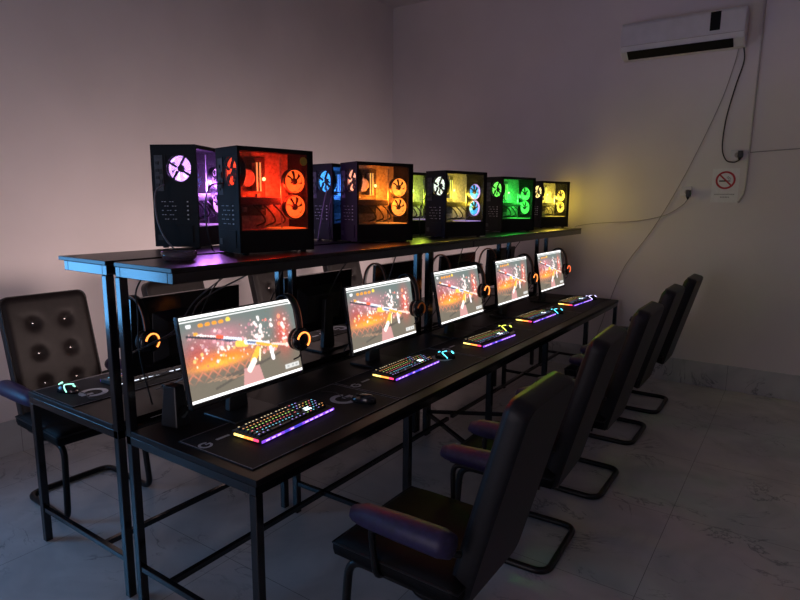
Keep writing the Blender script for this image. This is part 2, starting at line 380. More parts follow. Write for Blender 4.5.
def make_tower(label, corner, yaw, W, D, H, fan_col, led_col, energy, rear_col, rear_s=1.9, fan_s=1.9, col2=None, sticker=False, ramcol=(0.5,0.9,0.3), front_s=0.15, tray_e=2.2, group='lit gaming computers on the right shelf'):
    """corner = rear corner on the glass side, yaw turns the tower (0: rear faces -y, glass faces +x)."""
    e1 = Vector((math.sin(yaw), math.cos(yaw), 0)); nn = Vector((math.cos(yaw), -math.sin(yaw), 0))
    ce = Vector((corner[0], corner[1], 0)) + e1*D/2 - nn*W/2
    t = thing('computer_tower', label, 'computer', (ce.x, ce.y, HS), -yaw, group)
    w, d = W/2, D/2; z0 = 0.009; z1 = H; s = 0.004; SH = 0.105
    for a in (-1, 1):
        for b in (-1, 1):
            MB().lathe([(0.012, 0.0), (0.014, 0.006), (0.014, z0)], 12, 0, Matrix.Translation((a*(w-0.03), b*(d-0.04), 0))).build('foot', 'plastic', t)
    c = MB().box(-w, w, -d, d, z0, z0+s).box(-w, w, -d, d, z1-s*2, z1).box(-w, -w+s, -d, d, z0, z1)       # bottom, top, far side
    c.box(-w, w, d-0.022, d, z0, z1)                                                                      # front panel
    c.box(w-s, w, -d, d, z0, SH)                                                                           # solid lower side
    c.box(w-s, w, -d, -d+0.012, SH, z1).box(w-s, w, d-0.034, d, SH, z1).box(w-s, w, -d, d, z1-0.020, z1)   # side frame
    c.build('case', 'case', t, bevel=0.003)
    # rear panel with a fan opening
    fx, fz, fr = 0.22*w, H*0.775, min(0.062, W*0.32)
    rp = MB().box(-w, fx-fr, -d, -d+s, z0, z1).box(fx+fr, w, -d, -d+s, z0, z1).box(fx-fr, fx+fr, -d, -d+s, z0, fz-fr).box(fx-fr, fx+fr, -d, -d+s, fz+fr, z1)
    rp = rp.build('rear_panel', 'case', t)
    gr = MB(); n = 40; vs = [(fr*math.cos(2*PI*k/n), 0, fr*math.sin(2*PI*k/n)) for k in range(n)]
    gr.add(vs, [tuple(range(n))]); g = gr.build('fan_grille', 'grille', rp); g.location = (fx, -d+0.001, fz)
    cm = MB()
    for qx in (-1, 1):
        for qz in (-1, 1):
            m = 8; pts = [(qx*fr*math.cos(PI/2*k/m), 0, qz*fr*math.sin(PI/2*k/m)) for k in range(m+1)] + [(qx*fr, 0, qz*fr)]
            cm.add([(fx+p[0], -d+0.002, fz+p[2]) for p in pts], [(m+1, k, k+1) for k in range(m)])
    for k in range(4):
        a = PI/4+0.25+k*PI/2
        cm.bar((fx+0.014*math.cos(a), -d+0.006, fz+0.014*math.sin(a)), (fx+fr*math.cos(a), -d+0.006, fz+fr*math.sin(a)), 0.009, 0.009)
    cm.build('fan_strut', 'case', rp)
    io = MB().box(-w+0.018, -w+0.060, -d-0.002, -d, H*0.56, H*0.90)
    for k in range(4): io.box(-w+0.024, -w+0.040, -d-0.006, -d-0.002, H*(0.60+0.07*k), H*(0.63+0.07*k), 1)
    for k in range(2): io.box(-w+0.043, -w+0.056, -d-0.006, -d-0.002, H*(0.62+0.1*k), H*(0.67+0.1*k), 1)
    io.build('port_panel', ['port', 'plastic'], rp)
    sl = MB()
    for k in range(5):
        zz = H*(0.28+0.042*k); sl.box(-w+0.035, w-0.055, -d-0.003, -d, zz, zz+0.011)
        for q in range(6):
            if (q+k) % 3: sl.box(-w+0.045+q*0.013, -w+0.053+q*0.013, -d-0.0035, -d-0.003, zz+0.003, zz+0.006, 1)
        sl.box(w-0.052, w-0.046, -d-0.004, -d, zz+0.002, zz+0.008, 1)
    sl.build('slot_cover', ['case', 'metal'], rp)
    ps = MB().box(-w+0.012, w-0.03, -d-0.003, -d, 0.030, H*0.23)
    ps.box(-w+0.02, -w+0.045, -d-0.006, -d-0.003, 0.040, 0.065, 1).build('power_inlet', ['case', 'plastic'], rp)
    # interior
    ins = MB().box(-w+0.012, -w+0.016, -d+s, d-0.022, SH, z1-0.008)
    ins.build('motherboard_tray', 'inner', t)
    MB().box(-w+s, w-0.008, -d+s, d-0.022, SH-0.006, SH-0.001).build('power_supply_shroud', 'inner', t)
    mbd = MB().box(-w+0.017, -w+0.021, -d+0.012, -d+0.225, H*0.36, H*0.93)
    for k in range(14):
        yy = random.uniform(-d+0.02, -d+0.20); zz = random.uniform(H*0.38, H*0.88); a = random.uniform(0.006, 0.02)
        mbd.box(-w+0.021, -w+0.021+random.uniform(0.004, 0.014), yy, yy+a, zz, zz+random.uniform(0.006, 0.03), 1)
    for k in range(16):
        mbd.box(-w+0.021, -w+0.030, -d+0.035+(k % 3)*0.011, -d+0.040+(k % 3)*0.011, H*0.62+(k//3)*0.02, H*0.62+(k//3)*0.02+0.008, 2)
    mbd = mbd.build('motherboard', ['pcb', 'inner', 'metal'], t)
    hs = MB()
    for k in range(7): hs.box(-w+0.022, -w+0.060, -d+0.014+k*0.003, -d+0.0158+k*0.003, H*0.62, H*0.90)
    hs.build('heatsink', 'metal', mbd)
    ck = MB().lathe([(0.04, 0), (0.04, 0.05), (0.034, 0.055)], 24, 0, axisX((-w+0.022, -d+0.105, H*0.73), (1,0,0)))
    ck.build('cpu_cooler', 'inner', mbd)
    for k in range(2):
        rm = MB().box(-w+0.022, -w+0.062, -d+0.158+k*0.016, -d+0.164+k*0.016, H*0.60, H*0.88)
        rm.box(-w+0.062, -w+0.066, -d+0.158+k*0.016, -d+0.164+k*0.016, H*0.60, H*0.88, 1)
        rm.build('memory_stick', ['inner', emit('memory_led', tuple(0.45*c+0.55*q for c, q in zip(led_col, ramcol)), 0.9)], mbd)
    MB().lathe([(0.008, 0), (0.008, 0.004)], 12, 0, axisX((-w+0.066, -d+0.192, H*0.72), (1,0,0))).build('cooler_led', emit('cooler_led', ramcol, 4.0), mbd)
    gp = MB().box(-w+0.03, w-0.055, -d+0.010, -d+0.235, H*0.47, H*0.535)
    gp.box(-w+0.03, w-0.050, -d+0.012, -d+0.230, H*0.535, H*0.542, 1)
    for k in range(2): gp.lathe([(0.035, 0), (0.035, 0.004)], 20, 0, axisX((0, -d+0.07+k*0.1, H*0.47), (0,0,-1)) if False else Matrix.Translation((-0.01, -d+0.07+k*0.10, H*0.47-0.004)))
    gp.build('graphics_card', ['plastic', 'inner'], t)
    for k in range(3):
        y_ = -d+0.10+0.05*k
        MB().tube(bez([(w-0.06, y_, H*0.47), (w-0.035, y_+0.02, H*0.40), (w-0.05, y_+0.05, H*0.31), (-w+0.03, y_+0.07, SH+0.01)], 18), 0.004, 6).build('power_lead', 'cable', t, True)
    # side fans seen through the glass
    for k, zz in enumerate((H*0.70, H*0.45)):
        make_fan(t, 'case_fan', axisX((w-0.050, d-0.072, zz), (1,0,0)), 0.051, fan_col, fan_s, col2=col2, rot=0.4*k)
    make_fan(t, 'exhaust_fan', axisX((fx, -d+0.030, fz), (0,-1,0)), fr*0.96, rear_col, rear_s)
    MB().box(w-0.068, w-0.064, d-0.132, d-0.126, SH, z1-0.03).box(w-0.068, w-0.064, d-0.020, d-0.015, SH, z1-0.03).build('fan_bracket', 'inner', t)
    ls = MB().box(-w+0.03, w-0.02, d-0.15, d-0.03, SH, SH+0.004)
    ls.build('light_strip', emit('strip_led', fan_col, fan_s*0.6), t)
    gl = MB().box(w-0.0035, w-0.0005, -d+0.0125, d-0.0345, SH+0.0005, z1-0.0205).build('glass_panel', 'case_glass', t)
    MB().box(-w+0.03, w-0.03, d+0.0002, d+0.003, SH, z1-0.04).build('front_light_panel', emit('front_led', led_col, front_s), t)
    if sticker:
        st = MB().lathe([(0.019, 0), (0.019, 0.0006)], 28, 0, axisX((w+0.0002, d-0.052, z1-0.048), (1,0,0))).build('round_sticker', 'sticker', gl)
        st['label'] = 'olive round sticker'
    led('interior_led', led_col, energy*2.0, (w-0.020, d-0.11, H*0.575), t, 0.03)
    led('interior_led', led_col, energy*tray_e, (w-0.080, d-0.15, H*0.60), t)
    led('interior_led', rear_col, energy*0.25, (fx, -d+0.065, fz-0.02), t)
    return t
RED = (1.0, 0.022, 0.004); ORA = (1.0, 0.20, 0.012); YEL = (0.95, 0.66, 0.05); GRN = (0.05, 0.9, 0.08)
make_tower('computer glowing red, nearest on the right shelf, with a round sticker on its glass', (0.157, 0.463), 0.218, 0.192, 0.372, 0.450, (1, 0.13, 0.018), RED, 2.6, (1, 0.07, 0.02), sticker=True)
make_tower('computer glowing amber orange, second from the near end of the right shelf', (0.065, 1.358), 0.39, 0.194, 0.371, 0.444, (1, 0.34, 0.05), ORA, 2.1, (1, 0.42, 0.25), sticker=False)
make_tower('computer with cyan and pink fans in a yellow interior, middle of the right shelf', (0.201, 2.084), 0.296, 0.192, 0.376, 0.428, (0.42, 0.30, 0.95), YEL, 1.8, (0.75, 0.85, 0.75), fan_s=1.5, col2=(0.06, 0.50, 0.95))
make_tower('computer glowing green on the right shelf, between the cyan fan one and the yellow one', (0.135, 3.07), 0.361, 0.188, 0.372, 0.430, (0.10, 0.95, 0.12), GRN, 1.9, (0.2, 1.0, 0.12))
make_tower('computer glowing yellow, last on the right shelf near the back wall', (0.081, 4.05), 0.386, 0.180, 0.370, 0.430, (1, 0.72, 0.10), (0.95, 0.70, 0.07), 2.6, (1, 0.80, 0.3), front_s=3.2)
LG = 'lit gaming computers on the left shelf'
make_tower('computer glowing purple, turned rear first, nearest on the left shelf', (-0.262, 0.575), -0.45, 0.225, 0.360, 0.483, (0.80, 0.36, 1.0), (0.58, 0.20, 1.0), 4.0, (0.72, 0.42, 1.0), rear_s=1.9, fan_s=2.2, tray_e=5.0, ramcol=(0.9,0.7,1), group=LG)
make_tower('computer with a blue rear fan on the left shelf, between the red and orange computers', (-0.135, 1.385), 0.156, 0.200, 0.380, 0.441, (0.10, 0.45, 1.0), (0.05, 0.25, 1.0), 1.6, (0.07, 0.42, 1.0), rear_s=2.0, ramcol=(0.3,0.6,1), group=LG)
make_tower('computer on the left shelf showing only a yellow green sliver behind the orange one', (-0.150, 2.16), 0.20, 0.192, 0.372, 0.430, (0.60, 0.35, 0.95), (0.6, 0.75, 0.05), 1.8, (0.5, 0.7, 1.0), fan_s=1.1, group=LG)

# ------------------------------------------------------------------ screens
def paint(W=208, Hh=117):
    u, v = np.meshgrid((np.arange(W)+0.5)/W, (np.arange(Hh)+0.5)/Hh)   # v down
    rs = np.random.RandomState(5)
    img = np.zeros((Hh, W, 3))
    def blend(mask, col, a=1.0):
        mk = np.clip(mask, 0, 1)[..., None]*a; img[:] = img*(1-mk) + np.array(col)*mk
    top = np.array((0.13, 0.165, 0.155)); low = np.array((0.15, 0.13, 0.10))
    k = np.clip((v-0.35)/0.3, 0, 1)[..., None]; img[:] = top*(1-k) + low*k
    def gauss(x, y, sx, sy): return np.exp(-((u-x)/sx)**2-((v-y)/sy)**2)
    blend(gauss(0.30, 0.30, 0.22, 0.14), (0.55, 0.20, 0.24), 0.75)
    blend(gauss(0.10, 0.45, 0.12, 0.16), (0.45, 0.06, 0.06), 0.7)
    blend(gauss(0.86, 0.42, 0.07, 0.24), (0.60, 0.09, 0.07), 0.9)
    blend(gauss(0.32, 0.56, 0.26, 0.09), (0.95, 0.22, 0.03), 1.0)
    blend(gauss(0.26, 0.62, 0.20, 0.045), (1.0, 0.42, 0.05), 0.9)
    def spots(n, x0, x1, y0, y1, cols, r0, r1):
        for _ in range(n):
            x = rs.uniform(x0, x1); y = rs.uniform(y0, y1); r = rs.uniform(r0, r1)
            d = np.sqrt(((u-x)*1.78)**2+(v-y)**2); blend((d < r).astype(float)*0.9+np.exp(-(d/r)**2)*0.2, cols[rs.randint(len(cols))], 0.85)
    spots(120, 0.04, 0.96, 0.18, 0.62, [(0.5,0.22,0.24),(0.7,0.4,0.4),(0.35,0.12,0.12),(0.8,0.6,0.55)], 0.005, 0.013)
    spots(46, 0.06, 0.62, 0.22, 0.46, [(0.75,0.35,0.40),(0.9,0.6,0.6),(0.45,0.2,0.25)], 0.010, 0.026)
    spots(30, 0.06, 0.66, 0.44, 0.60, [(1.0,0.85,0.6),(1,0.6,0.2),(1,0.9,0.8)], 0.010, 0.022)
    spots(30, 0.55, 0.95, 0.20, 0.66, [(1,0.9,0.88),(1,0.75,0.7),(0.85,0.25,0.2)], 0.010, 0.028)
    for y0 in np.linspace(0.16, 0.42, 10): spots(1, 0.60, 0.66, y0, y0+0.01, [(1,0.93,0.9)], 0.016, 0.03)
    for y0 in np.linspace(0.2, 0.6, 9): spots(1, 0.83, 0.90, y0, y0+0.01, [(1,0.35,0.2),(1,0.8,0.7)], 0.016, 0.03)
    lat = (np.abs(((u*26+v*15) % 2)-1) < 0.16) | (np.abs(((u*26-v*15) % 2)-1) < 0.16)
    blend(lat*np.clip(1-np.abs(v-0.70)/0.10, 0, 1)*(u < 0.52), (0.62, 0.20, 0.12), 0.8)
    def seg(x0, y0, x1, y1, w, col, a=1.0):
        ax, ay = x0*1.78, y0; bx, by = x1*1.78, y1; px, py = u*1.78, v
        L2 = (bx-ax)**2+(by-ay)**2; t = np.clip(((px-ax)*(bx-ax)+(py-ay)*(by-ay))/L2, 0, 1)
        blend((np.hypot(px-ax-t*(bx-ax), py-ay-t*(by-ay)) < w).astype(float), col, a)
    seg(0.20, 0.90, 0.80, 0.68, 0.014, (0.08,0.07,0.06), 0.8); seg(0.30, 0.80, 0.62, 0.74, 0.02, (0.10,0.08,0.07), 0.7)
    for k in range(5): seg(0.14+0.05*k, 0.80+0.01*k, 0.24+0.05*k, 0.78+0.012*k, 0.006, (0.45,0.25,0.16), 0.7)
    m = (v > 0.76) & (np.abs(u-0.52) < 0.07+0.12*(v-0.76)); blend(m, (0.55, 0.28, 0.27), 0.9)
    # rifle, lying diagonally across the picture
    seg_ = seg
    def seg(x0, y0, x1, y1, w, col, a=1.0): seg_(x0, y0+0.17*(x0-0.33), x1, y1+0.17*(x1-0.33), w, col, a)
    seg(0.04, 0.275, 0.42, 0.37, 0.012, (0.04,0.04,0.05)); seg(0.10, 0.262, 0.36, 0.325, 0.007, (0.95,0.93,0.9))
    seg(0.32, 0.335, 0.46, 0.37, 0.024, (0.72,0.76,0.85)); seg(0.30, 0.345, 0.44, 0.385, 0.010, (0.10,0.12,0.20)); seg(0.33, 0.36, 0.38, 0.375, 0.014, (0.08,0.08,0.12))
    seg(0.43, 0.42, 0.50, 0.43, 0.040, (1.0,0.55,0.10)); seg(0.50, 0.41, 0.70, 0.46, 0.028, (0.62,0.68,0.80)); seg(0.52, 0.39, 0.64, 0.42, 0.008, (0.95,0.95,0.95))
    seg(0.52, 0.41, 0.66, 0.455, 0.014, (0.12,0.16,0.28)); seg(0.60, 0.44, 0.78, 0.51, 0.020, (1.0,0.40,0.06))
    seg(0.74, 0.47, 0.93, 0.52, 0.014, (0.95,0.6,0.5)); seg(0.60, 0.52, 0.54, 0.66, 0.042, (1.0,0.45,0.06)); seg(0.55, 0.66, 0.50, 0.76, 0.040, (1,0.86,0.75))
    seg(0.72, 0.52, 0.73, 0.66, 0.028, (0.95,0.85,0.85)); seg(0.62, 0.52, 0.60, 0.66, 0.012, (1,0.85,0.5))
    seg(0.27, 0.305, 0.31, 0.315, 0.022, (0.85,0.12,0.06))
    seg = seg_
    for k in range(4): seg(0.145+0.055*k, 0.125, 0.165+0.055*k, 0.125, 0.020, (0.75, 0.30, 0.04)); 
    seg(0.375, 0.115, 0.385, 0.115, 0.026, (0.85, 0.6, 0.08)); seg(0.055, 0.115, 0.07, 0.115, 0.024, (0.85, 0.85, 0.85)); seg(0.10, 0.215, 0.115, 0.215, 0.018, (0.75, 0.35, 0.05))
    blend((u > 0.83) & (u < 0.975) & (v > 0.86) & (v < 0.925), (0.62, 0.62, 0.60), 0.9)
    for x in (0.865, 0.91, 0.95): blend((np.abs(u-x) < 0.012) & (np.abs(v-0.893) < 0.012), (0.3,0.3,0.3), 0.8)
    nz = rs.rand(Hh, W); sp = np.clip(1-np.abs(v-0.5)/0.42, 0, 1)*0.5
    img *= (1-sp[..., None]*0.5+sp[..., None]*nz[..., None])
    bl = np.pad(img, ((1,1),(1,1),(0,0)), mode='edge')
    img[:] = 0.4*img + 0.15*(bl[:-2,1:-1]+bl[2:,1:-1]+bl[1:-1,:-2]+bl[1:-1,2:])
    blend((v < 0.035) | (v > 0.965), (1.0, 0.98, 0.97)); blend((v > 0.05) & (v < 0.065), (0.75, 0.76, 0.75), 0.8)
    blend((u > 0.965) & (v < 0.07), (1, 1, 1)); 
    return img
def screen_mesh(img, name, material):
    Hh, W, _ = img.shape
    sw, sh = 0.582, 0.327
    vs = [(0, -sw/2+sw*i/W, sh/2-sh*j/Hh) for j in range(Hh+1) for i in range(W+1)]
    fs = [(j*(W+1)+i, (j+1)*(W+1)+i, (j+1)*(W+1)+i+1, j*(W+1)+i+1) for j in range(Hh) for i in range(W)]
    me = bpy.data.meshes.new(name); me.from_pydata(vs, [], fs)
    at = me.color_attributes.new('picture', 'FLOAT_COLOR', 'CORNER')
    col = np.ones((Hh*W, 4, 4), dtype=np.float32); col[:, :, :3] = img.reshape(-1, 1, 3)
    at.data.foreach_set('color', col.ravel()); me.materials.append(material); me.update(); return me
def screen_material(name, strength):
    m, nt, b = new_mat(name)
    a = nt.nodes.new('ShaderNodeVertexColor'); a.layer_name = 'picture'
    b.inputs['Base Color'].default_value = (0.01, 0.01, 0.01, 1); b.inputs['Roughness'].default_value = 0.35
    nt.links.new(a.outputs['Color'], b.inputs['Emission Color']); b.inputs['Emission Strength'].default_value = strength
    return m
IMG = paint()
ME_R = screen_mesh(IMG, 'screen', screen_material('lit_screen', 1.6))
ME_L = screen_mesh(IMG[::3, ::3], 'screen', screen_material('bright_lit_screen', 1.7))

def make_monitor(label, loc, rz, tilt, ch, me, group):
    """faces local +x"""
    t = thing('computer_monitor', label, 'monitor', (loc[0], loc[1], DT), rz, group)
    MB().box(-0.14, 0.06, -0.12, 0.12, 0.0, 0.012).build('stand_base', 'plastic', t, bevel=0.004)
    MB().frustum(-0.075, 0, 0.012, ch+0.02, 0.03, 0.10, 0.03, 0.055).build('stand_neck', 'plastic', t, bevel=0.004)
    X = Matrix.Translation((0, 0, ch)) @ Matrix.Rotation(-tilt, 4, 'Y')
    h = MB().box(-0.020, -0.002, -0.298, 0.298, -0.180, 0.170, 0, X)
    h.box(-0.002, 0.003, -0.298, -0.2915, -0.180, 0.170, 0, X).box(-0.002, 0.003, 0.2915, 0.298, -0.180, 0.170, 0, X)
    h.box(-0.002, 0.003, -0.2915, 0.2915, 0.164, 0.170, 0, X).box(-0.002, 0.003, -0.2915, 0.2915, -0.180, -0.164, 0, X)
    ho = h.build('housing', 'gloss', t, bevel=0.0015)
    X2 = X @ Matrix.Translation((-0.020, 0, -0.02))
    bk = MB().add([(-0.0, -0.2, -0.12), (-0.0, 0.2, -0.12), (-0.0, 0.2, 0.12), (-0.0, -0.2, 0.12), (-0.035, -0.14, -0.09), (-0.035, 0.14, -0.09), (-0.035, 0.14, 0.07), (-0.035, -0.14, 0.07)],
                  [(0,1,2,3), (4,5,6,7), (0,1,5,4), (1,2,6,5), (2,3,7,6), (3,0,4,7)], 0, X2)
    bk.build('rear_cover', 'plastic', ho, bevel=0.004)
    s = bpy.data.objects.new('screen', me); C.objects.link(s); s.parent = t
    s.matrix_local = X @ Matrix.Translation((0.0, 0, 0.0)); s['label'] = 'glowing screen picturing a rifle'
    return t
RY = [0.396, 1.353, 2.215, 3.071, 3.915]
RX = [0.25, 0.25, 0.25, 0.25, 0.25]
RT = [0.19, 0.152, 0.20, 0.115, 0.17]
rl = ['computer monitor nearest the camera, largest bright rifle picture', 'computer monitor below the orange lit computer, second from the near end',
      'computer monitor below the computer with cyan fans, middle of the bright row', 'computer monitor below the green lit computer, second from the back wall', 'computer monitor at the far end of the right desk by the back wall']
for i in range(5):
    make_monitor(rl[i], (RX[i], RY[i]), 0, RT[i], 0.288, ME_R, 'bright monitors on the right desk')
LY = [0.52, 1.44, 2.29, 3.17, 4.03]
ll = ['dark monitor back nearest on the left desk, behind the near uprights', 'dark monitor back between the first and second bright screens', 'dark monitor back behind the second bright screen with a headset on its corner',
      'dark monitor back rising behind the third bright screen', 'dark monitor back rising behind the fourth bright screen']
for i in range(5):
    t = make_monitor(ll[i], (-0.31, LY[i]), PI, 0.05, 0.285, ME_L, 'monitors on the left desk seen from behind')
    sl = bpy.data.lights.new('screen_light', 'AREA'); sl.shape = 'RECTANGLE'; sl.size = 0.32; sl.size_y = 0.57; sl.spread = math.radians(116)
    sl.color = (1.0, 0.75, 0.70); sl.energy = 3.9
    so = bpy.data.objects.new('screen_light', sl); C.objects.link(so); so.parent = t; so.location = (0.012, 0, 0.285); so.rotation_euler = (0, -PI/2, 0)

# ------------------------------------------------------------------ headsets
def make_headset(label, loc, rz, ring, group, strength=3.0):
    """hangs by its band on a monitor corner; band top at the origin, arc in the local xz plane"""
    t = thing('gaming_headset', label, 'headset', loc, rz, group)
    R, Hh = 0.078, 0.178
    arc = [(R*math.cos(a), 0, -Hh*(1-math.sin(a)**0.75 if math.sin(a) > 0 else 1)) for a in [PI*k/24 for k in range(25)]]
    arc = [(x, 0, z) for x, y, z in arc]
    b = MB()
    vs = []; n = len(arc)
    for (x, y, z) in arc:
        nx, nz = x/(R*R), (z+Hh)/(Hh*Hh); l = math.hypot(nx, nz) or 1; nx /= l; nz /= l
        for wy, off in ((-0.015, 0.002), (0.015, 0.002), (0.015, 0.012), (-0.015, 0.012)): vs.append((x+nx*off, wy, z+nz*off))
    fs = [(i*4+q, i*4+(q+1) % 4, (i+1)*4+(q+1) % 4, (i+1)*4+q) for i in range(n-1) for q in range(4)] + [(3,2,1,0), tuple((n-1)*4+q for q in range(4))]
    b.add(vs, fs); b.build('headband', 'plastic', t, True)
    rim = MB().tube([(vs[i*4+2][0], 0.0155, vs[i*4+2][2]) for i in range(n)], 0.0022, 6); ro = rim.build('band_trim', mat('copper_trim', (0.45, 0.16, 0.08), 0.35, 0.8), t, True)
    for s in (-1, 1):
        X = axisX((s*R, 0, -Hh-0.005), (s, 0, 0))
        cup = MB().lathe([(0.044, 0.0), (0.051, 0.006), (0.052, 0.018), (0.045, 0.030), (0.022, 0.035)], 28, 0, X).build('ear_cup', 'gloss', t, True)
        MB().lathe([(0.030, -0.022), (0.048, -0.018), (0.050, -0.006), (0.044, 0.0)], 24, 0, X).build('ear_cushion', 'leather', cup, True)
        MB().arc_band(0.032, 0.0375, -0.9, 2.9, 0.0310, 0.0375, 24, 0, X).build('light_ring', emit('headset_led', ring, strength), cup)
    mc = MB().tube(bez([(R+0.01, 0, -Hh-0.03), (R+0.03, -0.02, -Hh-0.07), (R+0.02, -0.05, -Hh-0.085)], 10), 0.0035, 6)
    mc.build('microphone', 'plastic', t, True)
    return t
OR = (1.0, 0.26, 0.05)
hl = ['headset with a bright orange ring on the nearest bright monitor', 'dark headset with a red brown band on the second bright monitor', 'headset with an orange ring on the third bright monitor',
      'headset with an orange ring on the fourth bright monitor', 'headset with a red orange ring on the farthest bright monitor']
hs_s = [3.0, 0.05, 2.6, 2.2, 1.6]
for i in range(5):
    tl = RT[i]
    top = (RX[i]-0.009*math.cos(tl)-0.170*math.sin(tl), RY[i]+0.268, DT+0.288+0.170*math.cos(tl)+0.004)
    make_headset(hl[i], top, -0.05, OR if i != 4 else (1, 0.16, 0.05), 'headsets hung on the right monitors', hs_s[i])
h2 = ['headset glowing orange on the near left monitor beside the uprights', 'headset on the left row monitor back just past the second uprights', 'headset arching above the second bright screen',
      'headset arching above the third bright screen', 'headset arching above the fourth bright screen']
for i in range(5):
    if i == 1: continue
    top = (-0.31+0.009+0.0085, LY[i]-0.285, DT+0.285+0.170+0.004)
    make_headset(h2[i], top, PI+0.15, OR, 'headsets hung on the left monitors', 3.0 if i == 0 else 0.3)

# ------------------------------------------------------------------ mousepads, keyboards, mice
def g_mark(r, X, mi=0, mb=None):
    mb = mb or MB()
    mb.arc_band(r*0.62, r, 0.75, 2*PI+0.02, 0, 0.0006, 30, mi, X)
    mb.box(r*0.10, r*0.98, -r*0.02, r*0.28, 0, 0.0006, mi, X)
    return mb
def make_pad(label, loc, rz, L, group, big=True, hw=0.20, lg=None):
    t = thing('desk_mat', label, 'mousepad', loc, rz, group)
    MB().box(-hw, hw, -L/2, L/2, 0, 0.0035).build('mat_cloth', 'pad', t, bevel=0.001)
    st = MB().bar(((hw-0.004), -L/2+0.004, 0.0037), ((hw-0.004), L/2-0.004, 0.0037), 0.003, 0.0014).bar(((0.004-hw), -L/2+0.004, 0.0037), ((0.004-hw), L/2-0.004, 0.0037), 0.003, 0.0014)
    st.bar(((0.004-hw), -L/2+0.004, 0.0037), ((hw-0.004), -L/2+0.004, 0.0037), 0.003, 0.0014).bar(((0.004-hw), L/2-0.004, 0.0037), ((hw-0.004), L/2-0.004, 0.0037), 0.003, 0.0014)
    st.build('stitched_edge', 'stitch', t)
    RT_ = Matrix.Rotation(PI/2, 4, 'Z')
    g_mark(0.026, Matrix.Translation((-0.09, -L/2+0.035, 0.0036)) @ RT_).build('printed_logo', 'print', t)
    if big: g_mark(0.062, Matrix.Translation((-0.01, L/2-0.145, 0.0036) if lg is None else (lg[0], lg[1], 0.0036)) @ RT_).build('printed_logo', 'print', t)
    MB().box(-0.105, -0.092, -L/2+0.09, -L/2+0.15, 0.0036, 0.0041).build('printed_word', 'print', t)
    return t
PADG = 'black logo desk mats on the right desk'
pl = ['black desk mat with a pale printed logo, nearest on the right desk', 'black desk mat under the second keyboard with cyan lit mark', 'black desk mat under the third keyboard and yellow lit mouse', 'black desk mat under the fourth keyboard, second from the back wall', 'black desk mat under the farthest keyboard by the back wall']
PY = [0.475, 1.345, 2.215, 3.085, 3.955]
for i in range(5): make_pad(pl[i], (0.47, PY[i], DT+0.0005), 0, 0.862, PADG)
make_pad('black desk mat with a printed logo ring, near end of the left desk', (-0.595, 0.436, DT+0.0005), PI, 0.862, 'black logo desk mats on the left desk', True, 0.185, (-0.061, 0.275))
for i, lb in ((1, 'black desk mat under the second left row monitor'), (2, 'black desk mat under the third left row monitor')):
    make_pad(lb, (-0.595, 0.436+0.87*i, DT+0.0005), PI, 0.862, 'black logo desk mats on the left desk', True, 0.185, (-0.061, 0.275))

U = 0.01815; KD = 0.0187
ROWC = [(1.0, 0.80, 0.45), (1.0, 0.42, 0.12), (0.55, 0.95, 0.20), (1.0, 0.18, 0.22), (0.20, 0.75, 1.0), (0.45, 0.35, 1.0)]
def key_layout():
    rows = []
    r0 = [(0, 1)] + [(2+k+(0.5 if k > 3 else 0)+(0.5 if k > 7 else 0), 1) for k in range(12)] + [(15.25+k, 1) for k in range(3)]
    r1 = [(k, 1) for k in range(13)] + [(13, 2)] + [(15.25+k, 1) for k in range(3)] + [(18.5+k, 1) for k in range(4)]
    r2 = [(0, 1.5)] + [(1.5+k, 1) for k in range(12)] + [(13.5, 1.5)] + [(15.25+k, 1) for k in range(3)] + [(18.5+k, 1) for k in range(4)]
    r3 = [(0, 1.75)] + [(1.75+k, 1) for k in range(11)] + [(12.75, 2.25)] + [(18.5+k, 1) for k in range(3)]
    r4 = [(0, 2.25)] + [(2.25+k, 1) for k in range(10)] + [(12.25, 2.75), (16.25, 1)] + [(18.5+k, 1) for k in range(4)]
    r5 = [(0, 1.25), (1.25, 1.25), (2.5, 1.25), (3.75, 6.25), (10, 1.25), (11.25, 1.25), (12.5, 1.25), (13.75, 1.25)] + [(15.25+k, 1) for k in range(3)] + [(18.5, 2), (20.5, 1)]
    return [r0, r1, r2, r3, r4, r5]
KEYS = key_layout()
keycache = {}
def key_mb(wu, mb, cx=0, cy=0, cz=0):
    L = wu*U-0.0028; D = KD-0.0028
    mb.frustum(cx, cy, cz, cz+0.0085, D, L, D*0.72, L-0.0045, 0)
    l = min(0.0034, L*0.3)
    mb.box(cx-0.0042, cx-0.0008, cy-l, cy+l, cz+0.0085, cz+0.0089, 1)
    return mb
def key_mesh(wu):
    if wu not in keycache: keycache[wu] = key_mb(wu, MB()).mesh('key', ['plastic', 'legend'])
    return keycache[wu]
E_P1 = emit('kb_violet', (0.30, 0.08, 1.0), 1.2); E_P2 = emit('kb_lilac', (0.60, 0.40, 1.0), 2.0); E_P3 = emit('kb_blue', (0.10, 0.08, 0.9), 0.8)
E_Y = emit('kb_yellow', (1.0, 0.72, 0.18), 2.6); E_O = emit('kb_orange', (1.0, 0.30, 0.05), 2.4); E_R = emit('kb_red', (1.0, 0.05, 0.16), 2.2); E_W = emit('kb_white', (0.75, 0.95, 1.0), 3.0)
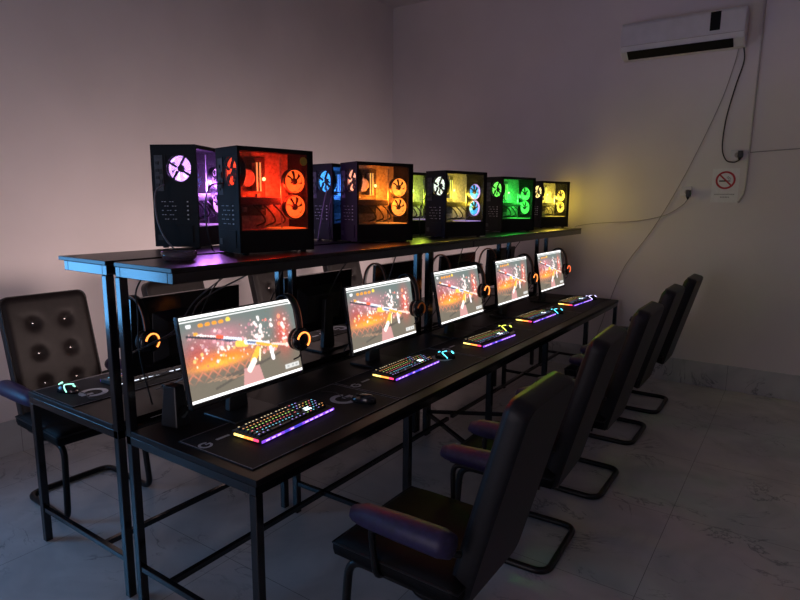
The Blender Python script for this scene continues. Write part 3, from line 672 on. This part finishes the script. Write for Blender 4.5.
def make_keyboard(label, loc, rz, individual, group):
    """front edge towards local +x, left end at local -y"""
    t = thing('gaming_keyboard', label, 'keyboard', loc, rz, group)
    L, D = 0.424, 0.150
    prof = [(-D/2, 0.006), (D/2, 0.002), (D/2, 0.016), (D/2-0.012, 0.020), (-D/2+0.010, 0.028), (-D/2, 0.026)]
    vs = [(x, -L/2, z) for x, z in prof] + [(x, L/2, z) for x, z in prof]; n = len(prof)
    b = MB().add(vs, [tuple(range(n)), tuple(range(n, 2*n))[::-1]] + [(i, (i+1) % n, n+(i+1) % n, n+i) for i in range(n)])
    for sx in (-1, 1):
        for sy in (-1, 1): b.box(sx*0.055-0.01, sx*0.055+0.01, sy*0.18-0.015, sy*0.18+0.015, 0.0, 0.006)
    b.build('keyboard_body', 'plastic', t, bevel=0.0015)
    fs = MB(); segs = [(-0.5, -0.26, 1), (-0.26, -0.22, 0), (-0.22, -0.16, 2), (-0.16, -0.10, 0), (-0.10, 0.02, 2), (0.02, 0.10, 1), (0.10, 0.46, 1), (0.46, 0.5, 0)]
    for a, c, mi in segs: fs.box(D/2, D/2+0.004, a*(L-0.004), c*(L-0.004), 0.006, 0.0145, 0 if mi != 2 else 2)
    for a in (-0.45, -0.38, -0.31, -0.14, 0.06, 0.13, 0.2, 0.27, 0.36, 0.43): fs.box(D/2+0.004, D/2+0.0045, a*L, (a+0.045)*L, 0.008, 0.013, 1)
    fs.build('front_light_strip', [E_P1, E_P2, E_P3], t)
    ss = MB()
    for k, mi in ((0, 0), (1, 0), (2, 1), (3, 1), (4, 2)):
        xa = -D/2+0.012+k*0.025; ss.box(xa, xa+0.025, -L/2-0.003, -L/2, 0.009, 0.017, mi)
    ss.build('side_light_strip', [E_Y, E_O, E_R], t)
    rs_ = MB()
    for k in range(11): rs_.box(-D/2-0.004, -D/2, -L/2+0.012+k*0.038, -L/2+0.012+k*0.038+0.024, 0.015, 0.0185)
    rs_.build('rear_light_strip', emit('kb_rear', (0.75, 0.85, 1.0), 1.2), t)
    MB().box(-0.005, 0.003, L/2-0.105, L/2-0.055, 0.0255, 0.0262).box(0.02, 0.03, 0.09, 0.125, 0.0295, 0.0305).build('indicator_light', E_W, t)
    sl = math.atan2(0.028-0.020, D-0.022)
    for ri, row in enumerate(KEYS):
        x = -D/2+0.020+ri*(KD+0.0008)+(0.0 if ri == 0 else 0.004)
        z = 0.0275-(x+D/2)*math.tan(sl)+0.0005
        if individual:
            for (k, wu) in row:
                o = bpy.data.objects.new('key', key_mesh(wu)); C.objects.link(o); o.parent = t
                o.location = (x, -L/2+0.0085+(k+wu/2)*U, z); o.rotation_euler = (0, sl, 0)
                c = ROWC[ri]
                if k > 15: c = ROWC[(ri+int(k)) % 6]
                o.color = tuple(c)+(1,)
        else:
            mb = MB()
            for (k, wu) in row: key_mb(wu, mb, x, -L/2+0.0085+(k+wu/2)*U, z)
            o = mb.build('key_row', ['plastic', 'legend'], t); o.color = tuple(ROWC[ri])+(1,)
    MB().tube(bez([(-D/2, 0.02, 0.014), (-D/2-0.015, 0.05, 0.006), (-D/2-0.02, 0.14, 0.005)], 12), 0.0025, 6).build('keyboard_cable', 'cable', t, True)
    return t
kl = ['rainbow lit keyboard nearest the camera, in front of the largest bright screen', 'rainbow lit keyboard in front of the second bright screen, beside a cyan lit mouse', 'rainbow lit keyboard beside the yellow lit mouse',
      'rainbow lit keyboard in front of the fourth bright screen', 'rainbow lit keyboard farthest along the right desk']
KYaw = [0.05, 0.01, -0.06, -0.04, -0.06]
KP = [(0.458, 0.405), (0.427, 1.318), (0.486, 2.19), (0.446, 3.085), (0.462, 3.97)]
for i in range(5):
    make_keyboard(kl[i], (KP[i][0], KP[i][1], DT+0.004), KYaw[i]*1.0, i < 2, 'rainbow lit keyboards on the right desk')
lk = ['lit keyboard at the near end of the left desk beside the dark chair', 'lit keyboard glowing behind the first bright monitor', 'lit keyboard on the left desk behind the second bright monitor']
for i in range(3):
    make_keyboard(lk[i], (-0.575, 0.47+0.88*i, DT+0.004), PI, i < 0, 'rainbow lit keyboards on the left desk')

def make_mouse(label, loc, rz, col, s, group):
    """palm end at local +x, cable at -x"""
    t = thing('computer_mouse', label, 'mouse', loc, rz, group)
    nu, nv = 16, 10; vs = []; fs = []
    def pt(a, b, sc=1.0):   # a around, b up 0..1
        x = math.cos(a)*0.060; y = math.sin(a)*(0.032+0.003*math.cos(2*a))
        k = math.cos(b*PI/2)**0.6
        h = 0.036*(1+0.18*math.cos(a)*k)
        return (x*k*sc, y*k*sc, h*math.sin(b*PI/2)**0.8*sc)
    for j in range(nv+1):
        for i in range(nu): vs.append(pt(2*PI*i/nu, min(j/nv, 0.995)))
    for j in range(nv):
        for i in range(nu): fs.append((j*nu+i, j*nu+(i+1) % nu, (j+1)*nu+(i+1) % nu, (j+1)*nu+i))
    fs.append(tuple(range(nu))[::-1]); fs.append(tuple(nv*nu+i for i in range(nu)))
    MB().add(vs, fs).build('mouse_shell', 'gloss', t, True)
    if s > 0:
        em = emit('mouse_led', col, s)
        g = MB().tube([pt(-PI/2+0.35-0.9*q, 0.05+0.85*q, 1.02) for q in [k/24 for k in range(25)]] + [pt(PI/2-0.2+0.5*q, 0.85-0.75*q, 1.02) for q in [k/14 for k in range(15)]], 0.0027, 6)
        g.build('light_strip', em, t, True)
        MB().arc_band(0.0, 0.011, 0, 2*PI, 0, 0.002, 16, 0, Matrix.Translation(Vector(pt(0, 0.62, 1.0))) @ Matrix.Rotation(0.7, 4, 'Y')).build('logo_light', em, t)
    MB().lathe([(0.006, -0.0035), (0.0085, -0.002), (0.0085, 0.002), (0.006, 0.0035)], 14, 0, axisX((-0.033, 0, 0.027), (0,1,0))).build('scroll_wheel', 'plastic' if s <= 0 else emit('wheel_led', col, s*0.7), t)
    MB().tube(bez([(-0.058, 0, 0.008), (-0.11, 0.01, 0.004), (-0.17, 0.05, 0.004), (-0.24, 0.04, 0.004)], 16), 0.002, 6).build('mouse_cable', 'cable', t, True)
    return t
MG = 'mice on the right desk'
CY = (0.10, 0.75, 0.95)
make_mouse('unlit black mouse beside the large printed logo ring', (0.555, 0.785, DT+0.004), 0.2, CY, 0, MG)
make_mouse('mouse lit cyan beside the second keyboard', (0.470, 1.650, DT+0.004), 0.3, CY, 3.0, MG)
make_mouse('mouse lit yellow green beside the third keyboard', (0.440, 2.52, DT+0.004), 0.2, (0.85, 0.95, 0.10), 3.0, MG)
make_mouse('mouse lit cyan beside the fourth keyboard', (0.505, 3.37, DT+0.004), 0.2, CY, 3.0, MG)
make_mouse('mouse lit white violet at the far end of the right desk', (0.520, 4.245, DT+0.004), 0.2, (0.65, 0.60, 1.0), 3.0, MG)
make_mouse('mouse lit green and cream at the near end of the left desk', (-0.635, 0.10, DT+0.004), PI+0.3, (0.35, 1.0, 0.75), 2.2, 'mice on the left desk')
make_mouse('blue lit mouse on the left desk behind the first bright monitor', (-0.62, 0.98, DT+0.004), PI, (0.08, 0.2, 1.0), 5.0, 'mice on the left desk')

# ------------------------------------------------------------------ chairs
def make_chair(label, loc, rz, group, wb=0.195, hb=0.695):
    """front of the chair towards local -x"""
    t = thing('cantilever_chair', label, 'chair', loc, rz, group)
    r = 0.016; yy = 0.225
    path = [(0.17, -yy+0.02, 0.405), (-0.215, -yy+0.02, 0.405), (-0.235, -yy, r), (0.225, -yy, r), (0.225, yy, r), (-0.235, yy, r), (-0.215, yy-0.02, 0.405), (0.17, yy-0.02, 0.405)]
    MB().tube(fillet(path, 0.07, 6), r, 10).build('sled_frame', 'tube', t, True)
    MB().box(-0.15, 0.17, -0.21, 0.21, 0.418, 0.424).build('seat_plate', 'plastic', t)
    # seat cushion: domed, rounded
    n = 14; vs = []; fs = []
    for j in range(n+1):
        for i in range(n+1):
            a = i/n*2-1; b = j/n*2-1
            x = -0.01+0.245*a; y = 0.245*b
            e = max(0, 1-abs(a)**8)*max(0, 1-abs(b)**8)
            vs.append((x, y, 0.475+0.028*e**0.5-0.012*max(0, -a-0.6)))
    for j in range(n):
        for i in range(n): fs.append((j*(n+1)+i, j*(n+1)+i+1, (j+1)*(n+1)+i+1, (j+1)*(n+1)+i))
    o2 = len(vs)
    ring = [i for i in range(n+1)] + [(j*(n+1)+n) for j in range(1, n+1)] + [(n*(n+1)+i) for i in range(n-1, -1, -1)] + [(j*(n+1)) for j in range(n-1, 0, -1)]
    for lv, (zz, sc) in enumerate(((0.445, 1.0), (0.425, 0.985))):
        for k in ring: vs.append((vs[k][0]*sc, vs[k][1]*sc, zz))
    m = len(ring)
    for k in range(m):
        fs.append((ring[k], ring[(k+1) % m], o2+(k+1) % m, o2+k)); fs.append((o2+k, o2+(k+1) % m, o2+m+(k+1) % m, o2+m+k))
    fs.append(tuple(o2+m+k for k in range(m)))
    se = MB().add(vs, fs).build('seat', 'leather_seat', t, True)
    MB().tube([(vs[k][0]*1.003, vs[k][1]*1.003, 0.470) for k in ring], 0.004, 6, 0, True).build('seat_piping', 'leather', se, True)
    # backrest: tufted slab leaning back
    tilt = 0.265; tb = 0.066
    X = Matrix.Translation((0.205, 0, 0.405)) @ Matrix.Rotation(tilt, 4, 'Y')
    tufts = [(sy*0.085, z) for z in (0.555, 0.385, 0.215) for sy in (-1, 1)]
    nu, nv = 34, 50; vs = []; fs = []
    def outline(a, b):     # superellipse-ish corner rounding: clamp the corner
        y = a*wb; z = hb*(b+1)/2; rc = 0.045
        cy = wb-rc
        for zc, sgn in ((hb-rc, 1), (rc, -1)):
            if abs(y) > cy and (z-zc)*sgn > 0:
                dy = abs(y)-cy; dz = (z-zc)*sgn; mx = max(dy, dz); L = math.hypot(dy, dz)
                if L > 0: dy *= mx/L; dz *= mx/L
                y = math.copysign(cy+dy, y); z = zc+sgn*dz
        return y, z
    for j in range(nv+1):
        for i in range(nu+1):
            a = i/nu*2-1; b = j/nv*2-1; y, z = outline(a, b)
            e = min(1, (1-abs(a))*8)*min(1, (1-abs(b))*12)
            d = 0.018*max(0, e)**0.5
            for ty, tz in tufts:
                q = ((y-ty)**2+(z-tz)**2)
                d -= 0.028*math.exp(-q/0.0010)
                s = 1 if ty > 0 else -1
                dy, dz = (y-ty)*s, z-tz                                  # crease towards the corner
                al = (dy*0.8+dz*0.6); pe = (dy*0.6-dz*0.8)
                if tz > 0.5 and al > 0: d -= 0.006*math.exp(-(pe/0.010)**2)*math.exp(-(al/0.07)**2)
            vs.append((-tb/2-d, y, z))
    for j in range(nv):
        for i in range(nu): fs.append((j*(nu+1)+i, j*(nu+1)+i+1, (j+1)*(nu+1)+i+1, (j+1)*(nu+1)+i))
    fr = MB().add(vs, fs, 0, X)
    bk = fr.build('backrest', 'leather_front', t, True)
    ring = [i for i in range(nu+1)] + [(j*(nu+1)+nu) for j in range(1, nv+1)] + [(nv*(nu+1)+i) for i in range(nu-1, -1, -1)] + [(j*(nu+1)) for j in range(nv-1, 0, -1)]
    sv = []; m = len(ring)
    for (xx, sc) in ((-tb/2, 1.0), (-tb/2-0.006, 1.022), (-tb/2+0.01, 1.03), (tb/2-0.012, 1.03), (tb/2, 0.985)):
        for k in ring: sv.append((xx, vs[k][1]*sc, hb/2+(vs[k][2]-hb/2)*(1+(sc-1)*0.6)))
    sf = [(l*m+k, l*m+(k+1) % m, (l+1)*m+(k+1) % m, (l+1)*m+k) for l in range(4) for k in range(m)] + [tuple(4*m+k for k in range(m))]
    sh = MB().add(sv, sf, 0, X).build('back_shell', 'leather', t, True)
    for p in sh.data.polygons:
        if len(p.vertices) > 4: p.use_smooth = False
    for ty, tz in tufts:
        MB().lathe([(0.008, 0), (0.007, 0.003), (0.003, 0.005)], 12, 0, X @ axisX((-tb/2+0.006, ty, tz), (-1,0,0))).build('button', 'button', bk, True)
    for s in (-1, 1):
        ar = MB(); pts = [(-0.135, s*0.287, 0.626), (-0.120, s*0.287, 0.640), (-0.08, s*0.287, 0.648), (0.06, s*0.287, 0.650), (0.20, s*0.287, 0.650), (0.235, s*0.287, 0.650)]
        ar.tube(pts, [0.012, 0.028, 0.038, 0.043, 0.044, 0.036], 14)
        ar.build('armrest', 'arm', t, True)
        po = [(-0.06, s*0.16, 0.410), (-0.06, s*0.256, 0.412), (-0.075, s*0.270, 0.612), (0.21, s*0.275, 0.614), (0.235, s*0.235, 0.600)]
        MB().tube(fillet(po, 0.045, 5), 0.011, 8).build('arm_post', 'tube', t, True)
    return t
CG = 'black cantilever chairs along the right desk'
c0 = make_chair('black cantilever chair nearest the camera with purple lit armrests', (1.112, 0.47, 0), 0, CG)
cl = ['black cantilever chair second from the camera on the right side', 'black cantilever chair in the middle of the right row', 'black cantilever chair second from the back wall', 'black cantilever chair farthest in the right row, beside the back wall']
for (x, y, rz), lb in zip(((1.07, 1.345, 0.04), (1.07, 2.16, 0.0), (1.04, 3.05, 0.0), (1.055, 3.80, 0.0)), cl):
    c = copy_tree(c0); c.location = (x, y, 0); c.rotation_euler = (0, 0, rz); c['label'] = lb
c0 = None
for (x, y, rz), lb in zip(((-1.075, 0.375, -0.03), (-1.06, 1.24, 0.05), (-1.06, 2.13, 0.0), (-1.06, 3.0, 0.0)),
        ('dark tufted chair with metal buttons at the left edge, facing the left desk', 'tufted chair back seen under the shelf below the purple computer', 'tufted chair back seen under the shelf between the red and orange computers', 'tufted chair back seen under the shelf below the orange computer')):
    if c0 is None: c = c0 = make_chair(lb, (x, y, 0), PI+rz, 'tufted chairs along the left desk', 0.222, 0.71)
    else: c = copy_tree(c0)
    c.location = (x, y, 0); c.rotation_euler = (0, 0, PI+rz); c['label'] = lb

# ------------------------------------------------------------------ ashtray
a = MB().lathe([(0.0, 0.0), (0.050, 0.0), (0.062, 0.012), (0.066, 0.034), (0.060, 0.036), (0.054, 0.014), (0.040, 0.008), (0.0, 0.008)], 36, cap=False)
tag(a.build('ashtray', 'glass_ash', None, True), 'round clear glass ashtray at the near end of the shelf', 'ashtray', None, (0.135, 0.185, HS+0.0005))

t = thing('speaker_box', 'small dark upright speaker box left of the nearest bright monitor', 'speaker', (0.11, 0.145, DT+0.0005), 0.2)
MB().frustum(0, 0, 0, 0.165, 0.085, 0.075, 0.060, 0.050).build('cabinet', 'plastic', t, bevel=0.006)
MB().lathe([(0.024, 0), (0.026, 0.003), (0.014, 0.0015)], 20, 0, axisX((0.040, 0, 0.06), (1,0,0.08))).build('speaker_cone', 'gloss', t)

# ------------------------------------------------------------------ air conditioner, sign, sockets
t = thing('air_conditioner', 'white wall mounted air conditioner high on the back wall', 'air conditioner', (1.07, YB, 2.90))
prof = [(0.0, 0.0), (-0.11, 0.0), (-0.185, 0.045), (-0.205, 0.10), (-0.200, 0.265), (-0.175, 0.29), (0.0, 0.29)]
vs = [(-0.48, y, z) for y, z in prof] + [(0.48, y, z) for y, z in prof]; n = len(prof)
MB().add(vs, [tuple(range(n)), tuple(range(n, 2*n))[::-1]] + [(i, (i+1) % n, n+(i+1) % n, n+i) for i in range(n)]).build('housing', 'ac_white', t, bevel=0.012, seg=3)
X = Matrix.Translation((0, -0.150, 0.022)) @ Matrix.Rotation(math.atan2(0.045, -0.075), 4, 'X')
lv = MB().add([(-0.42, -0.118, 0.001), (0.40, -0.118, 0.001), (0.40, -0.190, 0.050), (-0.42, -0.190, 0.050), (-0.42, -0.120, -0.006), (0.40, -0.120, -0.006), (0.40, -0.196, 0.046), (-0.42, -0.196, 0.046)],
              [(0,1,2,3), (4,5,6,7), (0,1,5,4), (1,2,6,5), (2,3,7,6), (3,0,4,7)])
lv.build('air_outlet', 'ac_dark', t)
MB().box(0.225, 0.300, -0.2085, -0.199, 0.125, 0.268).build('display_panel', 'ac_dark', t, bevel=0.002)
MB().box(-0.47, 0.47, -0.2055, -0.19, 0.092, 0.095).build('front_seam', 'conduit', t)

t = thing('no_smoking_sign', 'white paper no smoking sign with a red circle on the back wall', 'sign', (1.4935, YB-0.0005, 1.793))
MB().box(-0.1025, 0.1025, -0.001, 0.0, -0.143, 0.143).build('paper_sheet', 'paper', t)
XS = Matrix.Translation((0, -0.0012, 0.045)) @ Matrix.Rotation(PI/2, 4, 'X')
s = MB().arc_band(0.060, 0.076, 0, 2*PI, 0, 0.0005, 40, 0, XS)
s.bar((-0.046, -0.0015, 0.045+0.046), (0.046, -0.0015, 0.045-0.046), 0.0006, 0.013)
s.build('prohibition_ring', 'sign_red', t)
ci = MB().box(-0.048, 0.018, -0.0014, -0.0012, 0.032, 0.044).box(0.021, 0.027, -0.0014, -0.0012, 0.032, 0.044).box(0.030, 0.036, -0.0014, -0.0012, 0.032, 0.044)
ci.tube([(0.024, -0.0014, 0.048), (0.024, -0.0014, 0.058), (0.010, -0.0014, 0.064), (0.010, -0.0014, 0.076)], 0.002, 5)
ci.tube([(0.034, -0.0014, 0.048), (0.034, -0.0014, 0.064), (0.020, -0.0014, 0.070), (0.020, -0.0014, 0.080)], 0.002, 5)
ci.build('cigarette_symbol', 'sign_black', t)
tx = MB()
for row, (zz, xs) in enumerate(((-0.075, (-0.075, 0.075)), (-0.098, (-0.03, 0.03)))):
    x = xs[0]
    while x < xs[1]:
        wd = random.uniform(0.005, 0.010); tx.box(x, x+wd, -0.0013, -0.001, zz-0.005, zz+0.005); x += wd+0.003
tx.build('small_caption', 'sign_text', t)

def socket(label, x, z, plug_dx, plug_dz):
    t = thing('wall_socket', label, 'socket', (x, YB, z), 0, 'plugged wall sockets on the back wall')
    MB().box(-0.042, 0.042, -0.012, 0, -0.042, 0.042).build('face_plate', 'ac_white', t, bevel=0.004)
    MB().lathe([(0.022, 0), (0.022, 0.002)], 20, 0, axisX((plug_dx, -0.012, plug_dz), (0,-1,0))).build('socket_well', 'sign_text', t)
    return t
socket('white wall socket with a black plug left of the no smoking sign', 1.195, 1.745, 0.01, -0.005)
socket('white wall socket with a black plug above the no smoking sign', 1.555, 2.045, 0.01, 0.0)
for (x, z, lb) in ((1.215, 1.728, 'black power plug in the socket left of the no smoking sign'), (1.585, 2.052, 'black power plug in the socket above the no smoking sign')):
    p = MB().box(-0.016, 0.020, -0.050, -0.0145, -0.030, 0.026).frustum(0.0, -0.032, -0.055, -0.030, 0.010, 0.010, 0.028, 0.026)
    tag(p.build('power_plug', 'plastic', None, bevel=0.004), lb, 'plug', 'black plugs on the back wall', (x, YB, z))
def cable(name, label, pts, r, m='cable', n=40, cat='cable', group=None, parent=None):
    o = MB().tube(bez(pts, n), r, 6).build(name, m, None, True)
    return tag(o, label, cat, group)
yb = YB-0.010
cable('power_cable', 'thin cable sagging along the back wall from a socket to the shelf end', [(1.213, YB-0.032, 1.672), (1.17, yb, 1.62), (1.03, yb, 1.53), (0.80, yb, 1.475), (0.55, yb-0.02, 1.455), (0.40, yb-0.08, 1.44), (0.30, 4.45, 1.42), (0.29, 4.39, 1.408)], 0.003, 'conduit', 50)
cable('power_cable', 'thin cable falling diagonally from the air conditioner to the floor behind the desk', [(1.50, YB-0.02, 2.905), (1.47, yb, 2.75), (1.39, yb, 2.45), (1.18, yb, 1.90), (0.95, yb, 1.42), (0.72, yb, 1.05), (0.60, yb, 0.70), (0.50, yb, 0.35), (0.45, yb-0.02, 0.24), (0.44, yb-0.03, 0.02)], 0.003, 'conduit', 50)
cable('power_cable', 'dark cable hanging from the air conditioner to the socket above the sign', [(1.535, YB-0.04, 2.915), (1.545, yb, 2.80), (1.50, yb, 2.60), (1.455, yb, 2.35), (1.445, yb, 2.12), (1.48, yb, 2.01), (1.54, yb-0.012, 1.985), (1.580, YB-0.032, 1.998)], 0.0055, 'cable', 50)
cable('drain_hose', 'thin grey drain hose running down the back wall right of the sign', [(1.655, yb, 3.45), (1.655, yb, 3.0), (1.652, yb, 2.4), (1.65, yb, 1.95), (1.645, yb, 1.76), (1.625, yb, 1.69), (1.60, yb, 1.65)], 0.007, 'hose', 50, 'hose')
cable('conduit_line', 'thin reddish cable running right along the back wall from the upper socket', [(1.64, yb+0.004, 2.062), (1.9, yb+0.004, 2.075), (2.3, yb+0.004, 2.09), (3.2, yb+0.004, 2.10)], 0.004, 'conduit', 20)

# ------------------------------------------------------------------ loose cables around the desks
G = 'loose computer cables'
def xc(label, pts, r=0.0035, m='cable'): return cable('computer_cable', label, pts, r, m, 36, 'cable', G)
xc('grey cable hanging down the rear of the purple computer', [(-0.36, 0.468, HS+0.30), (-0.37, 0.43, HS+0.26), (-0.355, 0.42, HS+0.15), (-0.32, 0.43, HS+0.06), (-0.28, 0.45, HS+0.006)], 0.004, 'grey_cable')
xc('black cable hanging below the shelf near the uprights', [(0.02, 0.10, HS-0.06), (0.0, 0.08, 1.28), (-0.03, 0.10, 1.20), (-0.10, 0.14, 1.00), (-0.10, 0.18, 0.78)], 0.0035)
xc('pale cable behind the blue lit computer', [(-0.16, 1.37, HS+0.30), (-0.15, 1.33, HS+0.22), (-0.17, 1.32, HS+0.10), (-0.20, 1.33, HS+0.006)], 0.004, 'grey_cable')
for k, (lab, x0, y0, x1, y1) in enumerate([('long grey cable draped across the back of the near left monitor', 0.0, 0.05, -0.26, 0.85), ('second grey cable draped across the back of the near left monitor', 0.01, 0.12, -0.25, 0.70)]):
    xc(lab, [(x0-0.02, y0, 1.04+0.02*k), (-0.10, (y0+y1)/2-0.1, 1.08), (-0.16, (y0+y1)/2+0.05, 1.18), (-0.12, y1-0.1, 1.28), (-0.04, y1-0.05, HS-0.06)], 0.0035, 'grey_cable')
for k in range(5):
    y = RY[k]
    xc('cable looped on the desk behind bright monitor %s' % ('nearest the camera', 'two, below the orange computer', 'three, below the cyan fans', 'four, below the green computer', 'at the far end')[k],
       [(0.10, y-0.05, DT+0.17), (0.05, y-0.10, DT+0.05), (0.02, y+0.06, DT+0.006), (0.06, y+0.20, DT+0.03), (-0.02, y+0.30, DT+0.006), (-0.10, y+0.20, DT+0.01)], 0.0035)
    xc('cable dropping from the shelf behind bright monitor %s' % ('nearest the camera', 'two, below the orange computer', 'three, below the cyan fans', 'four, below the green computer', 'at the far end')[k],
       [(0.05, y+0.42, HS-0.06), (0.03, y+0.40, 1.25), (0.06, y+0.30, 1.15), (0.12, y+0.12, 1.06), (0.14, y+0.02, 1.03)], 0.0035)
    yl = LY[k]
    xc('cable dropping from the shelf to left row monitor %s' % ('nearest the uprights', 'behind the first bright screen gap', 'behind the second bright screen', 'behind the third bright screen', 'behind the fourth bright screen')[k],
       [(-0.12, yl+0.10, HS-0.06), (-0.12, yl+0.08, 1.30), (-0.17, yl+0.03, 1.20), (-0.22, yl, 1.08)], 0.0035)
xc('tangled black cable on the bare left desk behind the near uprights', [(-0.05, 0.20, DT+0.006), (-0.20, 0.35, DT+0.004), (-0.12, 0.50, DT+0.03), (-0.25, 0.62, DT+0.01), (-0.10, 0.72, DT+0.03), (-0.16, 0.45, DT+0.02), (-0.08, 0.30, DT+0.005)], 0.004)
xc('curled white cable by the near left keyboard', [(-0.30, 0.30, DT+0.09), (-0.24, 0.38, DT+0.10), (-0.22, 0.42, DT+0.07), (-0.28, 0.40, DT+0.03), (-0.32, 0.34, DT+0.012)], 0.003, 'grey_cable')
for k, (cx, cy, dz, lb) in enumerate(((-0.10, 0.60, 0.30, 'black cable curling from the rear of the red computer'), (0.02, 1.42, 0.28, 'black cable curling from the rear of the orange computer'), (0.10, 2.10, 0.27, 'black cable curling from the rear of the cyan fan computer'))):
    xx = [0.06, -0.05, 0.10][k]; y0 = [0.475, 1.385, 2.095][k]
    xc(lb, [(xx, y0-0.01, HS+dz), (xx-0.03, y0-0.06, HS+dz-0.02), (xx-0.06, y0-0.06, HS+dz-0.14), (xx-0.08, y0-0.02, HS+0.03), (xx-0.10, y0+0.01, HS+0.006)], 0.0035)

# ------------------------------------------------------------------ light
ar = bpy.data.lights.new('window_daylight', 'AREA'); ar.shape = 'RECTANGLE'; ar.size = WZ1-WZ0-0.1; ar.size_y = WY1-WY0-0.1
ar.color = (0.16, 0.52, 1.0); ar.energy = 31
o = bpy.data.objects.new('window_daylight', ar); C.objects.link(o); o.location = (XL-0.14, (WY0+WY1)/2, (WZ0+WZ1)/2); o.rotation_euler = (0, -PI/2, 0)
ar = bpy.data.lights.new('ambient_fill', 'AREA'); ar.shape = 'RECTANGLE'; ar.size = DX1-DX0-0.1; ar.size_y = DZ-0.1  # added ambient fill for the back wall and floor
ar.color = (1.0, 0.80, 0.76); ar.energy = 20
o = bpy.data.objects.new('ambient_fill', ar); C.objects.link(o); o.location = ((DX0+DX1)/2, YN-T, DZ/2); o.rotation_euler = (PI/2, 0, 0)
wd = bpy.data.worlds.new('dusk'); SC.world = wd; wd.use_nodes = True
bg = wd.node_tree.nodes['Background']; bg.inputs[0].default_value = (0.12, 0.30, 0.75, 1); bg.inputs[1].default_value = 1.0

# ------------------------------------------------------------------ camera
cam = bpy.data.cameras.new('camera'); co = bpy.data.objects.new('camera', cam); C.objects.link(co)
yaw, pitch, roll, fpx = -0.600, 0.165, 0.008, 585.96
f = Vector((math.sin(yaw)*math.cos(pitch), math.cos(yaw)*math.cos(pitch), -math.sin(pitch)))
r0 = Vector((math.cos(yaw), -math.sin(yaw), 0)); u0 = r0.cross(f)
rr = r0*math.cos(roll)+u0*math.sin(roll); uu = u0*math.cos(roll)-r0*math.sin(roll)
co.matrix_world = Matrix(((rr.x, uu.x, -f.x, 2.092), (rr.y, uu.y, -f.y, -1.182), (rr.z, uu.z, -f.z, 1.628), (0,0,0,1)))
cam.sensor_width = 36; cam.lens = fpx/800*36; cam.clip_start = 0.05
SC.camera = co
vs_ = SC.view_settings
vs_.view_transform = 'Standard'; vs_.look = 'None'; vs_.gamma = 1; vs_.exposure = 0.0; vs_.use_curve_mapping = False
SC.cycles.use_denoising = True
SC.cycles.max_bounces = 8; SC.cycles.transparent_max_bounces = 12
